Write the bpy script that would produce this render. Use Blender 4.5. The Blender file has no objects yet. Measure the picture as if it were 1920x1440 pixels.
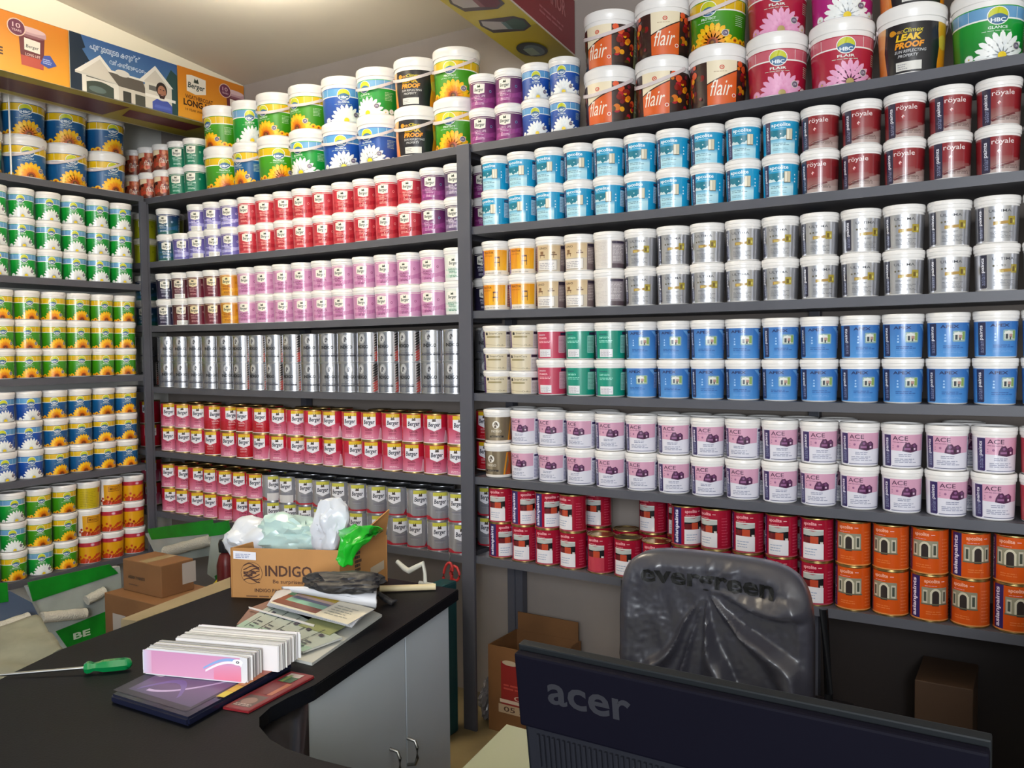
import bpy, bmesh, math, random
from mathutils import Vector, Matrix, noise
import numpy as np
R = math.radians
sc = bpy.context.scene
col = sc.collection
rnd = random.Random(7)

# ------------------------------------------------------------------ camera
CAMZ, F = 1.5, 1585.07
YAW, PITCH, ROLL = R(31.937), R(2.3466), R(.60176)
fw = Vector((-math.sin(YAW)*math.cos(PITCH), math.cos(YAW)*math.cos(PITCH), -math.sin(PITCH)))
rt0 = Vector((math.cos(YAW), math.sin(YAW), 0))
dn0 = fw.cross(rt0)
rt = rt0*math.cos(ROLL) + dn0*math.sin(ROLL)
dn = -rt0*math.sin(ROLL) + dn0*math.cos(ROLL)
cam = bpy.data.cameras.new('camera'); cam.sensor_width = 36; cam.lens = 36*F/1920
cam.clip_start = .02
co = bpy.data.objects.new('camera', cam); col.objects.link(co)
m = Matrix((rt, -dn, -fw)).transposed().to_4x4(); m.translation = (0, 0, CAMZ)
co.matrix_world = m
sc.camera = co

def at(x, y, axis, v):
    """point of the world where the line of sight through a place in the photo meets a plane"""
    d = fw + rt*((x-960)/F) + dn*((y-720)/F)
    o = Vector((0, 0, CAMZ))
    return o + d*((v-o[axis])/d[axis])

# ------------------------------------------------------------------ helpers
def lin(c):
    return c/12.92 if c <= .04045 else ((c+.055)/1.055)**2.4
def hx(h, metal=0.0):
    return tuple(lin(int(h[i:i+2], 16)/255) for i in (0, 2, 4)) + (metal,)
MATS = {}
def mat(name, h, rough=.5, metal=0, spec=.5, coat=0, alpha=1, trans=0, noise_amt=0, noise_scale=8, bump=0, bump_scale=60, ior=1.45, col2=None):
    if name in MATS: return MATS[name]
    m = bpy.data.materials.new(name); m.use_nodes = True
    nt = m.node_tree; b = nt.nodes['Principled BSDF']
    c = hx(h)
    b.inputs['Base Color'].default_value = c[:3] + (1,)
    b.inputs['Roughness'].default_value = rough
    b.inputs['Metallic'].default_value = metal
    b.inputs['Specular IOR Level'].default_value = spec
    b.inputs['Coat Weight'].default_value = coat
    b.inputs['Coat Roughness'].default_value = .08
    b.inputs['Alpha'].default_value = alpha
    b.inputs['Transmission Weight'].default_value = trans
    b.inputs['IOR'].default_value = ior
    tc = nt.nodes.new('ShaderNodeTexCoord')
    nz = nt.nodes.new('ShaderNodeTexNoise'); nz.inputs['Scale'].default_value = noise_scale
    nz.inputs['Detail'].default_value = 6
    nt.links.new(tc.outputs['Object'], nz.inputs['Vector'])
    if noise_amt or col2:
        mx = nt.nodes.new('ShaderNodeMix'); mx.data_type = 'RGBA'
        c2 = hx(col2)[:3] if col2 else tuple(v*(1-noise_amt) for v in c[:3])
        mx.inputs[6].default_value = c[:3]+(1,); mx.inputs[7].default_value = c2+(1,)
        rp = nt.nodes.new('ShaderNodeMapRange'); rp.inputs[1].default_value = .35; rp.inputs[2].default_value = .68
        nt.links.new(nz.outputs['Fac'], rp.inputs[0]); nt.links.new(rp.outputs[0], mx.inputs[0])
        nt.links.new(mx.outputs[2], b.inputs['Base Color'])
    if bump:
        n2 = nt.nodes.new('ShaderNodeTexNoise'); n2.inputs['Scale'].default_value = bump_scale
        nt.links.new(tc.outputs['Object'], n2.inputs['Vector'])
        bp = nt.nodes.new('ShaderNodeBump'); bp.inputs['Strength'].default_value = bump; bp.inputs['Distance'].default_value = .01
        nt.links.new(n2.outputs['Fac'], bp.inputs['Height']); nt.links.new(bp.outputs[0], b.inputs['Normal'])
    MATS[name] = m
    return m
def print_mat(name, rough, coat=0):
    """printed sheet: inks come from the shapes' own colour attribute, its fourth value says how metallic the ink is"""
    m = bpy.data.materials.new(name); m.use_nodes = True
    nt = m.node_tree; b = nt.nodes['Principled BSDF']
    a = nt.nodes.new('ShaderNodeAttribute'); a.attribute_name = 'ink'
    nt.links.new(a.outputs['Color'], b.inputs['Base Color'])
    nt.links.new(a.outputs['Alpha'], b.inputs['Metallic'])
    b.inputs['Roughness'].default_value = rough
    b.inputs['Coat Weight'].default_value = coat; b.inputs['Coat Roughness'].default_value = .06
    MATS[name] = m
    return m
M_LABEL = print_mat('printed_label', .3, .5)
M_TIN = print_mat('printed_tin', .24, .3)
M_PAPER = print_mat('printed_paper', .5, .1)
M_BANNER = print_mat('printed_vinyl', .42, .1)
M_LID = mat('white_plastic', 'f2efec', .33, coat=.2)
M_LIDRIM = mat('tin_gold', 'c2a468', .3, metal=1)
M_LIDSIL = mat('tin_silver', 'c3c4c8', .28, metal=1)
M_STRAP = mat('strap_plastic', 'e8dcdc', .35, alpha=.8)

def link(name, me, mats, parent=None, loc=None):
    o = bpy.data.objects.new(name, me); col.objects.link(o)
    if not isinstance(mats, (list, tuple)): mats = [mats]
    if len(me.materials) == 0:
        for mm in mats: me.materials.append(mm)
    if parent is not None: o.parent = parent
    if loc is not None: o.location = loc
    return o
def tag(o, label=None, cat=None, group=None, kind=None):
    if label: o['label'] = label
    if cat: o['category'] = cat
    if group: o['group'] = group
    if kind: o['kind'] = kind
    return o
def empty(name, loc, rz=0, **k):
    o = bpy.data.objects.new(name, None); col.objects.link(o)
    o.location = loc; o.rotation_euler = (0, 0, rz); o.empty_display_size = .05
    return tag(o, **k)
def bm_mesh(name, bm, smooth=None):
    bmesh.ops.recalc_face_normals(bm, faces=bm.faces)
    me = bpy.data.meshes.new(name); bm.to_mesh(me); bm.free()
    if smooth is not None:
        me.shade_smooth()
        me.set_sharp_from_angle(angle=R(smooth))
    return me
def add_box(bm, x0, x1, y0, y1, z0, z1, M=None, bev=0):
    vs = [bm.verts.new((x, y, z)) for z in (z0, z1) for x, y in ((x0, y0), (x1, y0), (x1, y1), (x0, y1))]
    fs = [bm.faces.new([vs[i] for i in q]) for q in ((3, 2, 1, 0), (4, 5, 6, 7), (0, 1, 5, 4), (1, 2, 6, 5), (2, 3, 7, 6), (3, 0, 4, 7))]
    if bev:
        es = list({e for f in fs for e in f.edges})
        r = bmesh.ops.bevel(bm, geom=es, offset=bev, segments=2, affect='EDGES', profile=.6)
        vs = list({v for f in r['faces'] for v in f.verts} | {v for v in vs if v.is_valid})
    if M is not None:
        bmesh.ops.transform(bm, matrix=M, verts=[v for v in vs if v.is_valid])
    return vs
def box(name, x0, x1, y0, y1, z0, z1, m, parent=None, bev=0, M=None):
    bm = bmesh.new(); add_box(bm, x0, x1, y0, y1, z0, z1, M, bev)
    return link(name, bm_mesh(name, bm), m, parent)
def prism(name, pts, z0, z1, m, parent=None, bev=0):
    bm = bmesh.new()
    a = [bm.verts.new((p[0], p[1], z0)) for p in pts]; b = [bm.verts.new((p[0], p[1], z1)) for p in pts]
    bm.faces.new(a[::-1]); bm.faces.new(b)
    for i in range(len(a)):
        j = (i+1) % len(a); bm.faces.new((a[i], a[j], b[j], b[i]))
    if bev: bmesh.ops.bevel(bm, geom=list(bm.edges), offset=bev, segments=2, affect='EDGES')
    return link(name, bm_mesh(name, bm), m, parent)
def lathe(bm, prof, n=48, M=None):
    rings = []; new = []
    for r, z in prof:
        if r < 1e-6:
            v = bm.verts.new((0, 0, z)); rings.append([v]); new.append(v)
        else:
            rg = [bm.verts.new((r*math.sin(i*math.tau/n), -r*math.cos(i*math.tau/n), z)) for i in range(n)]
            rings.append(rg); new += rg
    for a, b in zip(rings, rings[1:]):
        for i in range(n):
            j = (i+1) % n
            q = [a[i % len(a)], a[j % len(a)], b[j % len(b)], b[i % len(b)]]
            q = [v for k, v in enumerate(q) if v not in q[:k]]
            if len(q) > 2: bm.faces.new(q)
    if M is not None: bmesh.ops.transform(bm, matrix=M, verts=new)
def tube(bm, pts, r, n=8, closed=False):
    pts = [Vector(p) for p in pts]; rings = []
    N = len(pts)
    rr = r if isinstance(r, (list, tuple)) else [r]*N
    for i, p in enumerate(pts):
        a = pts[(i-1) % N] if (closed or i > 0) else p
        b = pts[(i+1) % N] if (closed or i < N-1) else p
        t = (b-a).normalized()
        u = t.cross(Vector((0, 0, 1)))
        if u.length < .1: u = t.cross(Vector((1, 0, 0)))
        u.normalize(); w = t.cross(u)
        rings.append([bm.verts.new(p + (u*math.cos(k*math.tau/n) + w*math.sin(k*math.tau/n))*rr[i]) for k in range(n)])
    for i in range(N if closed else N-1):
        a, b = rings[i], rings[(i+1) % N]
        for k in range(n): bm.faces.new((a[k], a[(k+1) % n], b[(k+1) % n], b[k]))
    if not closed:
        bm.faces.new(rings[0][::-1]); bm.faces.new(rings[-1])
def tube_obj(name, pts, r, m, parent=None, n=8, closed=False):
    bm = bmesh.new(); tube(bm, pts, r, n, closed)
    return link(name, bm_mesh(name, bm, 50), m, parent)

# ------------------------------------------------------------------ flat artwork
# a drawing is a list of shapes (verts2d, faces, inks); it is cut to a grid, laid in thin layers and bent or laid flat on a thing
TXT = {}
def text_shape(s, bold=0.0, shear=0.0):
    key = (s, bold, shear)
    if key not in TXT:
        cu = bpy.data.curves.new('t', 'FONT'); cu.body = s; cu.offset = bold; cu.shear = shear
        cu.resolution_u = 3 if len(s) < 5 else 2; cu.fill_mode = 'BOTH'
        o = bpy.data.objects.new('t', cu); col.objects.link(o)
        dg = bpy.context.evaluated_depsgraph_get()
        me = bpy.data.meshes.new_from_object(o.evaluated_get(dg))
        v = [(p.co.x, p.co.y) for p in me.vertices]; f = [tuple(p.vertices) for p in me.polygons]
        bpy.data.objects.remove(o); bpy.data.curves.remove(cu); bpy.data.meshes.remove(me)
        xs = [p[0] for p in v] or [0, 1]; ys = [p[1] for p in v] or [0, 1]
        w, h = max(xs)-min(xs) or 1, max(ys)-min(ys) or 1
        TXT[key] = ([((x-min(xs))/w, (y-min(ys))/h) for x, y in v], f)
    return TXT[key]
def T(s, x0, y0, x1, y1, c, up=False, bold=.012, shear=0):
    v, f = text_shape(s, bold, shear)
    if up: v = [(x1-(x1-x0)*b, y0+(y1-y0)*a) for a, b in v]
    else: v = [(x0+(x1-x0)*a, y0+(y1-y0)*b) for a, b in v]
    return [(v, f, hx(c) if isinstance(c, str) else c)]
def Q(x0, y0, x1, y1, c):
    return [([(x0, y0), (x1, y0), (x1, y1), (x0, y1)], [(0, 1, 2, 3)], hx(c) if isinstance(c, str) else c)]
def G(x0, y0, x1, y1, c0, c1, horiz=False):
    a = hx(c0) if isinstance(c0, str) else c0; b = hx(c1) if isinstance(c1, str) else c1
    return [([(x0, y0), (x1, y0), (x1, y1), (x0, y1)], [(0, 1, 2, 3)], [a, b, b, a] if horiz else [a, a, b, b])]
def P(pts, c):
    return [(list(pts), [tuple(range(len(pts)))], hx(c) if isinstance(c, str) else c)]
def O(cx, cy, rx, c, ry=None, n=20):
    ry = ry or rx
    return P([(cx+rx*math.cos(k*math.tau/n), cy+ry*math.sin(k*math.tau/n)) for k in range(n)], c)
def RR(x0, y0, x1, y1, r, c, corners='1111'):
    pts = []
    for k, (cx, cy, a0) in enumerate(((x1-r, y1-r, 0), (x0+r, y1-r, 90), (x0+r, y0+r, 180), (x1-r, y0+r, 270))):
        if corners[k] == '1':
            pts += [(cx+r*math.cos(R(a0+t)), cy+r*math.sin(R(a0+t))) for t in (0, 30, 60, 90)]
        else: pts.append(((x1, y1), (x0, y1), (x0, y0), (x1, y0))[k])
    return P(pts, c)
def petals(cx, cy, r0, r1, w, n, c, off=0, tip=None):
    out = ([], [], [])
    c = hx(c); tip = hx(tip) if tip else c
    for k in range(n):
        a = (k+off)*math.tau/n; ca, sa = math.cos(a), math.sin(a)
        prof = [(r0, -w*.35), (r0+(r1-r0)*.55, -w*.5), (r0+(r1-r0)*.88, -w*.32), (r1, 0), (r0+(r1-r0)*.88, w*.32), (r0+(r1-r0)*.55, w*.5), (r0, w*.35)]
        b = len(out[0])
        out[0].extend([(cx+p*ca-q*sa, cy+p*sa+q*ca) for p, q in prof])
        out[1].append(tuple(range(b, b+7)))
        out[2].extend([c if i in (0, 6) else tip for i in range(7)])
    return [tuple(out)]
def sunflower(cx, cy, r):
    return (petals(cx, cy, r*.25, r, r*.3, 20, 'e8900a', 0, 'f6b80e') + petals(cx, cy, r*.2, r*.86, r*.28, 18, 'e07808', .5, 'fac71c')
            + petals(cx, cy, r*.15, r*.62, r*.24, 14, 'd85f08', .2, 'f3a010') + O(cx, cy, r*.27, 'a8440c') + O(cx, cy, r*.17, '5f2a0c') + O(cx, cy, r*.08, '8a5a1a'))
def daisy(cx, cy, r, c='f4f6f4', c2='d2dce6', cen='e9c918'):
    return (petals(cx, cy, r*.15, r, r*.26, 20, c2, 0, c) + petals(cx, cy, r*.15, r*.78, r*.24, 16, c2, .5, c)
            + petals(cx, cy, r*.1, r*.5, r*.2, 12, c2, .25, c) + O(cx, cy, r*.16, cen))
def lines(x0, y0, x1, y1, n, c, seed=0, frac=.45, gap=True):
    """small print, drawn as rows of broken strokes"""
    rr = random.Random(seed); v = []; f = []
    h = (y1-y0)/n
    for i in range(n):
        y = y0+i*h; x = x0; end = x1-(x1-x0)*rr.random()*.3
        while x < end:
            w = (x1-x0)*(.12+.2*rr.random()); e = min(x+w, end)
            b = len(v); v += [(x, y), (e, y), (e, y+h*frac), (x, y+h*frac)]; f.append((b, b+1, b+2, b+3))
            x = e+(x1-x0)*.035
    return [(v, f, hx(c))]
def ribbon(x0, x1, f0, f1, c, n=10):
    v = []; f = []
    for i in range(n+1):
        t = i/n; x = x0+(x1-x0)*t; v += [(x, f0(t)), (x, f1(t))]
        if i: b = 2*i-2; f.append((b, b+2, b+3, b+1))
    return [(v, f, hx(c) if isinstance(c, str) else c)]

def art_bmesh(art, grid=None, clip=None, conv=None, step=.00006, start=1):
    """all shapes of a drawing in one bmesh; conv(x, y, lift) gives the place in space"""
    bm = bmesh.new(); cl = bm.verts.layers.float_color.new('ink')
    out = bmesh.new(); ocl = out.verts.layers.float_color.new('ink')
    for li, (v, f, c) in enumerate(art):
        bm.clear() if False else None
        b = bmesh.new(); bl = b.verts.layers.float_color.new('ink')
        vs = []
        for i, (x, y) in enumerate(v):
            w = b.verts.new((x, y, 0)); w[bl] = c[i] if isinstance(c, list) else c; vs.append(w)
        for q in f:
            try: b.faces.new([vs[i] for i in q])
            except ValueError: pass
        xs = [p[0] for p in v]; ys = [p[1] for p in v]
        if not xs: b.free(); continue
        if clip:
            x0, y0, x1, y1 = clip
            for ax, lim, sgn in ((0, x0, -1), (0, x1, 1), (1, y0, -1), (1, y1, 1)):
                if (min((xs, ys)[ax]) < lim-1e-6 if sgn < 0 else max((xs, ys)[ax]) > lim+1e-6):
                    pc = Vector((lim, 0, 0)) if ax == 0 else Vector((0, lim, 0))
                    pn = Vector((sgn, 0, 0)) if ax == 0 else Vector((0, sgn, 0))
                    bmesh.ops.bisect_plane(b, geom=b.verts[:]+b.edges[:]+b.faces[:], plane_co=pc, plane_no=pn, clear_outer=True)
        if grid:
            k0, k1 = math.floor(min(xs)/grid)+1, math.ceil(max(xs)/grid)-1
            for k in range(k0, k1+1):
                bmesh.ops.bisect_plane(b, geom=b.verts[:]+b.edges[:]+b.faces[:], plane_co=(k*grid, 0, 0), plane_no=(1, 0, 0))
        mp = {}
        lift = (li+start)*step
        for w in b.verts:
            n = out.verts.new(conv(w.co.x, w.co.y, lift)); n[ocl] = w[bl]; mp[w] = n
        for q in b.faces:
            out.faces.new([mp[w] for w in (q.verts if q.normal.z >= 0 else reversed(q.verts[:]))])
        b.free()
    bm.free()
    return out
def cyl_conv(ra, rb, z0, z1, n=48):
    da = math.tau/n
    def f(x, y, lift):
        a = R(x); k = math.floor(a/da+1e-6); t = a/da-k
        z = z0+(z1-z0)*y/100; r = ra+(rb-ra)*y/100+lift
        p = Vector((math.sin(k*da), -math.cos(k*da), 0)).lerp(Vector((math.sin((k+1)*da), -math.cos((k+1)*da), 0)), t)
        return Vector((p.x*r, p.y*r, z))
    return f
def wrap_label(name, art, ra, rb, z0, z1):
    bm = art_bmesh(art, grid=7.5, clip=(-180, 0, 180, 100), conv=cyl_conv(ra, rb, z0, z1), start=2)
    me = bpy.data.meshes.new(name); bm.to_mesh(me); bm.free()
    me.shade_smooth()
    sl = (rb-ra)/(z1-z0)
    me.normals_split_custom_set_from_vertices([Vector((v.co.x, v.co.y, -sl*math.hypot(v.co.x, v.co.y))).normalized() for v in me.vertices])
    me.color_attributes['ink']  # keep
    return me
def flat_art(name, art, origin, ux, uy, m, parent=None, clip=None, step=.0002):
    """lay a drawing on a plane: x along ux, y along uy (metres per unit = vector length)"""
    origin, ux, uy = Vector(origin), Vector(ux), Vector(uy); n = ux.cross(uy).normalized()
    bm = art_bmesh(art, clip=clip, conv=lambda x, y, l: origin+ux*x+uy*y+n*l, step=step)
    me = bpy.data.meshes.new(name); bm.to_mesh(me); bm.free()
    return link(name, me, m, parent)

# ------------------------------------------------------------------ label drawings (x in degrees round the can, y in percent of label height)
def navy(x0, x1, y0=0, y1=100, c='2c2450', bold=.02):
    w = x1-x0
    return RR(x0, y0, x1, y1, min(4, w*.3), c, '0001') + T('asian', x0+w*.22, y0+8, x1-w*.22, y0+42, '7f86a8', up=True, bold=.005) + T('paints', x0+w*.22, y0+44, x1-w*.22, y0+86, 'e6e6f0', up=True, bold=bold)
def panel(x0, x1, c='c9ccdc', c2='8f90a8', y0=30, y1=86, head='2c2450', seed=3):
    return Q(x0, y1+3, x1, y1+12, head) + T('asianpaints', x0+2, y1+5.5, x1-2, y1+9.5, 'a0a4c0') + RR(x0, y0, x1, y1, 2, c) + lines(x0+2, y0+3, x1-2, y1-3, 9, c2, seed)
def a_apco(seed=1):
    return (Q(-180, 0, 180, 100, '1b9ccb') + G(-46, 0, 40, 36, 'a5dcee', 'c8eaf2') + G(-46, 30, 40, 46, 'b4e2f0', '1b9ccb') + navy(-68, -46)
            + Q(-46, 44, 8, 72, '17788f') + ribbon(-46, 12, lambda t: 44, lambda t: 50+4*math.sin(t*9)+3*math.sin(t*23), 'cfe2e6', 12)
            + T('apcolite', -42, 80, 20, 95, 'f2fbff', bold=.02) + Q(-38, 77.5, 6, 79, 'a8dcee')
            + Q(6, 40, 28, 76, '2a2a30') + Q(7, 42, 27, 76, 'd9cfb4') + Q(16.6, 42, 17.4, 76, '9a8f74') + Q(9, 44, 16, 74, 'efe8d4')
            + O(-12, 60, 2.2, 'e8f4f8') + O(44, 66, 2.5, 'dff4fc') + O(45, 54, 2.5, 'dff4fc') + Q(42, 42, 47, 47, 'dff4fc')
            + lines(-38, 24, 20, 34, 2, '6f98a8', 4) + lines(-38, 8, 26, 18, 2, '8fb6c4', 5)
            + panel(64, 104, 'b8d4e4', '7a8ea8', 26, 82))
def a_royale():
    v = []
    return (G(-180, 0, 180, 100, '8a2a30', '8f1f27') + G(-48, 0, 70, 45, '9a8078', '8c3a3c') + G(20, 40, 80, 100, '8c1f26', '5a1418', True)
            + G(40, 30, 66, 78, '7a1c22', '3f1014', True)
            + P([(-48, 0), (-48, 14), (-25, 24), (10, 30), (50, 38), (76, 40), (76, 0)], 'a58a84') + P([(-48, 0), (-48, 5), (-15, 12), (25, 16), (76, 20), (76, 0)], 'b5a09a')
            + P([(-48, 14), (-25, 24), (10, 30), (50, 38), (50, 35), (10, 27), (-25, 21), (-48, 11)], '8a4a4a')
            + P([(-46, 12), (20, 30), (24, 26), (-40, 8)], '6a2228') + navy(-72, -45, c='241f40') + T('röyale', -42, 74, 18, 93, 'eedcdc', bold=.006)
            + P([(-28, 58), (-23, 64), (-18, 58), (-23, 52)], 'e8c8c8') + P([(-23, 52), (-23, 58), (-18, 58)], 'c02a34')
            + lines(-30, 10, 40, 22, 3, '6f5854', 8) + RR(84, 24, 112, 84, 3, '6a5a78') + lines(86, 28, 110, 80, 8, 'a8a0b4', 6))
def a_ultima(seed=1):
    s = hx('c4c4c8', .82); d = hx('8a8a90', .9)
    return (Q(-180, 0, 180, 100, s) + navy(-72, -48, 4, 98, '25243a', .03) + T('ULTIMA', -34, 82, 26, 90, '55565e', bold=.01)
            + O(-30, 66, 3, '6a6450') + O(-20, 67, 3, '6a6450') + T('PRO', -14, 64, 2, 70, '5a5a50')
            + P([(-22, 46), (22, 50), (22, 58), (-22, 56)], 'b08a3a') + Q(18, 46, 40, 70, 'a9952a') + Q(22, 50, 30, 64, '705a1c') + Q(32, 52, 37, 60, 'd8cf6a') + Q(-18, 47, -4, 54, 'c8b060')
            + lines(-30, 36, 30, 42, 2, '77787e', 2) + lines(-30, 10, 34, 30, 5, '84858b', seed) + RR(84, 16, 112, 88, 2, 'a9aab4') + lines(86, 20, 110, 84, 10, '5c5d6a', 9))
def a_apex():
    return (G(-180, 0, 180, 100, '4f93d6', '3a74bc') + navy(-76, -50, 3, 98, '22244c') + T('APEX', -38, 84, 14, 93, '1d2a5c', bold=.03)
            + P([(44, 96), (60, 96), (86, 70), (86, 58)], '6ea6dc') + P([(66, 96), (76, 96), (86, 86), (86, 76)], '6ea6dc')
            + RR(-4, 44, 38, 76, 4, '8fb0b0') + Q(0, 48, 34, 72, 'd9ddd0') + Q(14, 54, 24, 68, 'b88f88') + Q(25, 50, 34, 73, '8fae5a') + Q(3, 50, 10, 64, '3a4450') + Q(15, 48, 20, 56, '4a5058') + P([(-2, 66), (12, 74), (26, 66), (26, 64), (-2, 64)], 'e8e8e0')
            + O(-24, 64, 2.5, 'a8cdf2') + O(-24, 55, 2.5, 'a8cdf2') + Q(-27, 44, -21, 49, 'a8cdf2') + lines(-30, 26, 34, 36, 2, '2f5ea4', 4) + lines(-30, 12, 38, 20, 2, '6aa0dc', 5)
            + panel(66, 92, '7f9cc8', '4c5c8c', 30, 84, '1e2040'))
def a_ace():
    return (Q(-180, 0, 180, 100, 'e4e2ec') + Q(-48, 52, 62, 100, 'd9a3bc') + ribbon(-48, 62, lambda t: 49+3*abs(t-.5)*2, lambda t: 53, 'd9a3bc') + navy(-74, -48, 3, 98, '33265e')
            + T('ACE', -42, 82, 2, 95, '43203f', bold=.004) + lines(-42, 76, 2, 79, 1, '6a3a5c', 3) + O(-26, 64, 3.5, 'a06a90') + O(-41, 66, 2, 'b280a0') + O(-41, 59, 2, 'b280a0')
            + P([(-14, 50), (-12, 62), (-5, 75), (6, 77), (11, 70), (24, 75), (33, 67), (33, 51), (10, 46)], '55284e') + O(2, 68, 4, '8a5a86') + O(22, 67, 4, '7a4a76') + Q(-8, 54, 10, 60, '94608c') + Q(20, 54, 26, 60, 'd8bcd0') + Q(12, 50, 18, 62, '3a1a38')
            + lines(-24, 34, 26, 44, 2, '8e90a8', 2) + lines(-36, 15, 34, 30, 3, '9a9cb2', 4) + Q(-44, 3.5, 60, 5.5, '5c5f7c')
            + Q(66, 88, 96, 96, '33265e') + lines(66, 8, 96, 84, 14, '8d8cae', 7, .6))
def a_chair():
    return (Q(-180, 0, 180, 100, 'e8dccb') + G(-46, 16, 62, 94, 'e39a10', 'dc8408') + G(-10, 16, 62, 94, 'f2b41c', 'e89c10') + navy(-70, -46, 0, 94, '5a3290') + T('TRACTOR', -40, 80, 4, 88, '7a3c08', bold=.03) + lines(-40, 70, 0, 76, 2, 'a8600c', 3)
            + Q(8, 44, 30, 48, '5a2c10') + Q(9, 30, 11, 44, '4a240c') + Q(27, 30, 29, 66, '4a240c') + Q(9, 62, 29, 68, '6a3412') + Q(10, 48, 12, 66, '4a240c')
            + lines(-38, 4, 40, 11, 1, 'b0a69a', 4) + Q(72, 10, 96, 94, '7a3c5c') + lines(74, 14, 94, 80, 10, 'e0a860', 5))
def a_beige():
    return (Q(-180, 0, 180, 100, 'cfc2ae') + G(-54, 44, 50, 96, 'd9c49c', 'ccb088') + Q(-70, 0, -54, 96, '6a4a70') + T('asianpaints', -66, 10, -58, 80, 'c8b8cc', up=True) + Q(50, 0, 100, 96, '7b6a6c') + lines(54, 24, 92, 80, 10, 'c9bdb8', 6) + Q(52, 84, 94, 95, '33283a')
            + T('UNO', -40, 82, -6, 90, '5a4430') + Q(-38, 58, -14, 62, '6a4628') + Q(-36, 50, -34, 58, '6a4628') + Q(-18, 50, -16, 58, '6a4628') + Q(-34, 63, -20, 74, '87603c') + Q(8, 60, 34, 64, '6a4628') + Q(20, 50, 22, 60, '6a4628') + O(21, 69, 7, '8a6a44', 4)
            + Q(-46, 4, 34, 42, '4f3c34') + Q(-45, 5, 33, 41, 'ece6e0') + lines(-40, 10, 28, 34, 4, 'a8a4a8', 8))
def a_back():
    return (Q(-180, 0, 180, 100, 'ddd6d0') + lines(-60, 60, 10, 96, 7, 'c4bcb8', 2, .3) + lines(-60, 10, 14, 54, 9, 'c9c1bd', 3, .3) + Q(22, 0, 100, 96, '9a8f94') + Q(22, 87, 80, 96, '3a2f44') + lines(26, 24, 76, 84, 12, 'd8d0d0', 5, .5) + Q(22, 0, 100, 16, '5c4d54'))
def a_tub():
    return (Q(-180, 0, 180, 100, 'd9cdb0') + Q(-66, 0, -42, 100, '4a2c62') + T('asianpaints', -60, 12, -48, 88, 'b6a0d0', up=True) + Q(56, 0, 110, 100, 'cfc8c8') + Q(58, 80, 92, 96, '35283c') + lines(60, 10, 104, 72, 8, 'a49c9c', 4)
            + P([(-34, 76), (-34, 90), (-28, 94), (-22, 90), (-22, 76)], '3a3430') + T('SmartCare', -16, 80, 40, 92, '6a6048') + RR(-28, 60, 30, 70, 2, '9a8c60') + ribbon(-40, 54, lambda t: 10+10*(1-t)**2, lambda t: 13+10*(1-t)**2, 'b6a688') + O(24, 14, 5, '8a8468') + O(24, 14, 3.4, 'd9cdb0') + O(40, 14, 4, 'a59c84'))
def a_box(c, c2):
    return (Q(-180, 0, 180, 100, c) + navy(-76, -54, 0, 100, '3a2a60') + T('asianpaints', -38, 84, -6, 91, 'e8e0ea' if c[0] == 'c' else '2a2c5a') + T('DAMP SHEATH' if c[0] != 'c' else 'PRIMER', -38, 72, 2, 79, c2, bold=.02) + lines(-38, 58, 16, 68, 2, c2, 3)
            + P([(-36, 5), (-36, 34), (16, 34), (16, 5)], 'e6e6ea') + lines(-32, 9, 12, 30, 5, 'b0a8b4', 6) + Q(56, 86, 90, 96, '2f2444') + RR(48, 20, 86, 84, 3, 'd8a8b4' if c[0] == 'c' else '8fcabc') + lines(50, 24, 84, 80, 11, 'a87084' if c[0] == 'c' else '4c8a80', 7, .4))
def zebra(cx, cy, r, c, bg):
    return O(cx, cy, r, bg) + P([(cx-r*.5, cy-r*.75), (cx-r*.6, cy+r*.1), (cx-r*.2, cy+r*.7), (cx+r*.3, cy+r*.6), (cx+r*.6, cy-r*.1), (cx+r*.4, cy-r*.3), (cx+r*.1, cy+r*.05), (cx+r*.1, cy-r*.8)], c) + P([(cx-r*.45, cy-r*.4), (cx-r*.1, cy-r*.2), (cx-r*.1, cy-r*.05), (cx-r*.5, cy-r*.2)], bg) + P([(cx-r*.4, cy+r*.1), (cx, cy+r*.2), (cx, cy+r*.32), (cx-r*.35, cy+r*.25)], bg)
def a_ind_pail():
    b = hx('8f7f66', .55)
    return (Q(-180, 0, 180, 100, b) + Q(-180, 0, 180, 8, 'e8dfd6') + G(-60, 8, 0, 100, hx('6a5c48', .5), hx('b8a88c', .6), True) + zebra(-6, 70, 15, '5a4a3a', 'f0ece4') + T('INDIGO', -26, 40, 16, 50, 'e8e0d0') + Q(-34, 20, 26, 27, '2c2420') + lines(-26, 22, 20, 25, 1, 'c8b8a0', 3)
            + P([(46, 8), (60, 96), (66, 96), (54, 8)], 'd88a1c') + P([(56, 8), (72, 60), (66, 96), (84, 96), (84, 8)], 'a8481c') + P([(-84, 8), (-64, 8), (-78, 96), (-90, 96)], 'b05a18'))
def a_ind_tin():
    s = hx('a4a4a8', .85); dk = hx('54555c', .5)
    v = []
    out = Q(-180, 0, 180, 100, s) + O(-8, 80, 17, hx('cfcfd2', .6)) + zebra(-8, 80, 12, hx('4c4c52', .4), hx('cfcfd2', .5)) + T('INDIGO', -34, 46, 24, 58, '1c1d22', bold=.04) + lines(-26, 38, 14, 44, 2, '84858c', 3) + Q(-46, 27, 40, 28.4, '4a4b55') + Q(-46, 18, 40, 24, '34353f') + lines(-42, 20, 34, 22.4, 1, '8c8d98', 4)
    out += Q(46, 1, 82, 99, hx('b8b0ae', .3))
    for i in range(11):
        y = 2+i*9
        out += P([(48, y-2), (56, y+5), (78, y+14), (74, y+6), (60, y-2)], '2a2626' if i > 5 else ('5a3634' if i > 3 else 'a8403c'))
    return out
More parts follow.
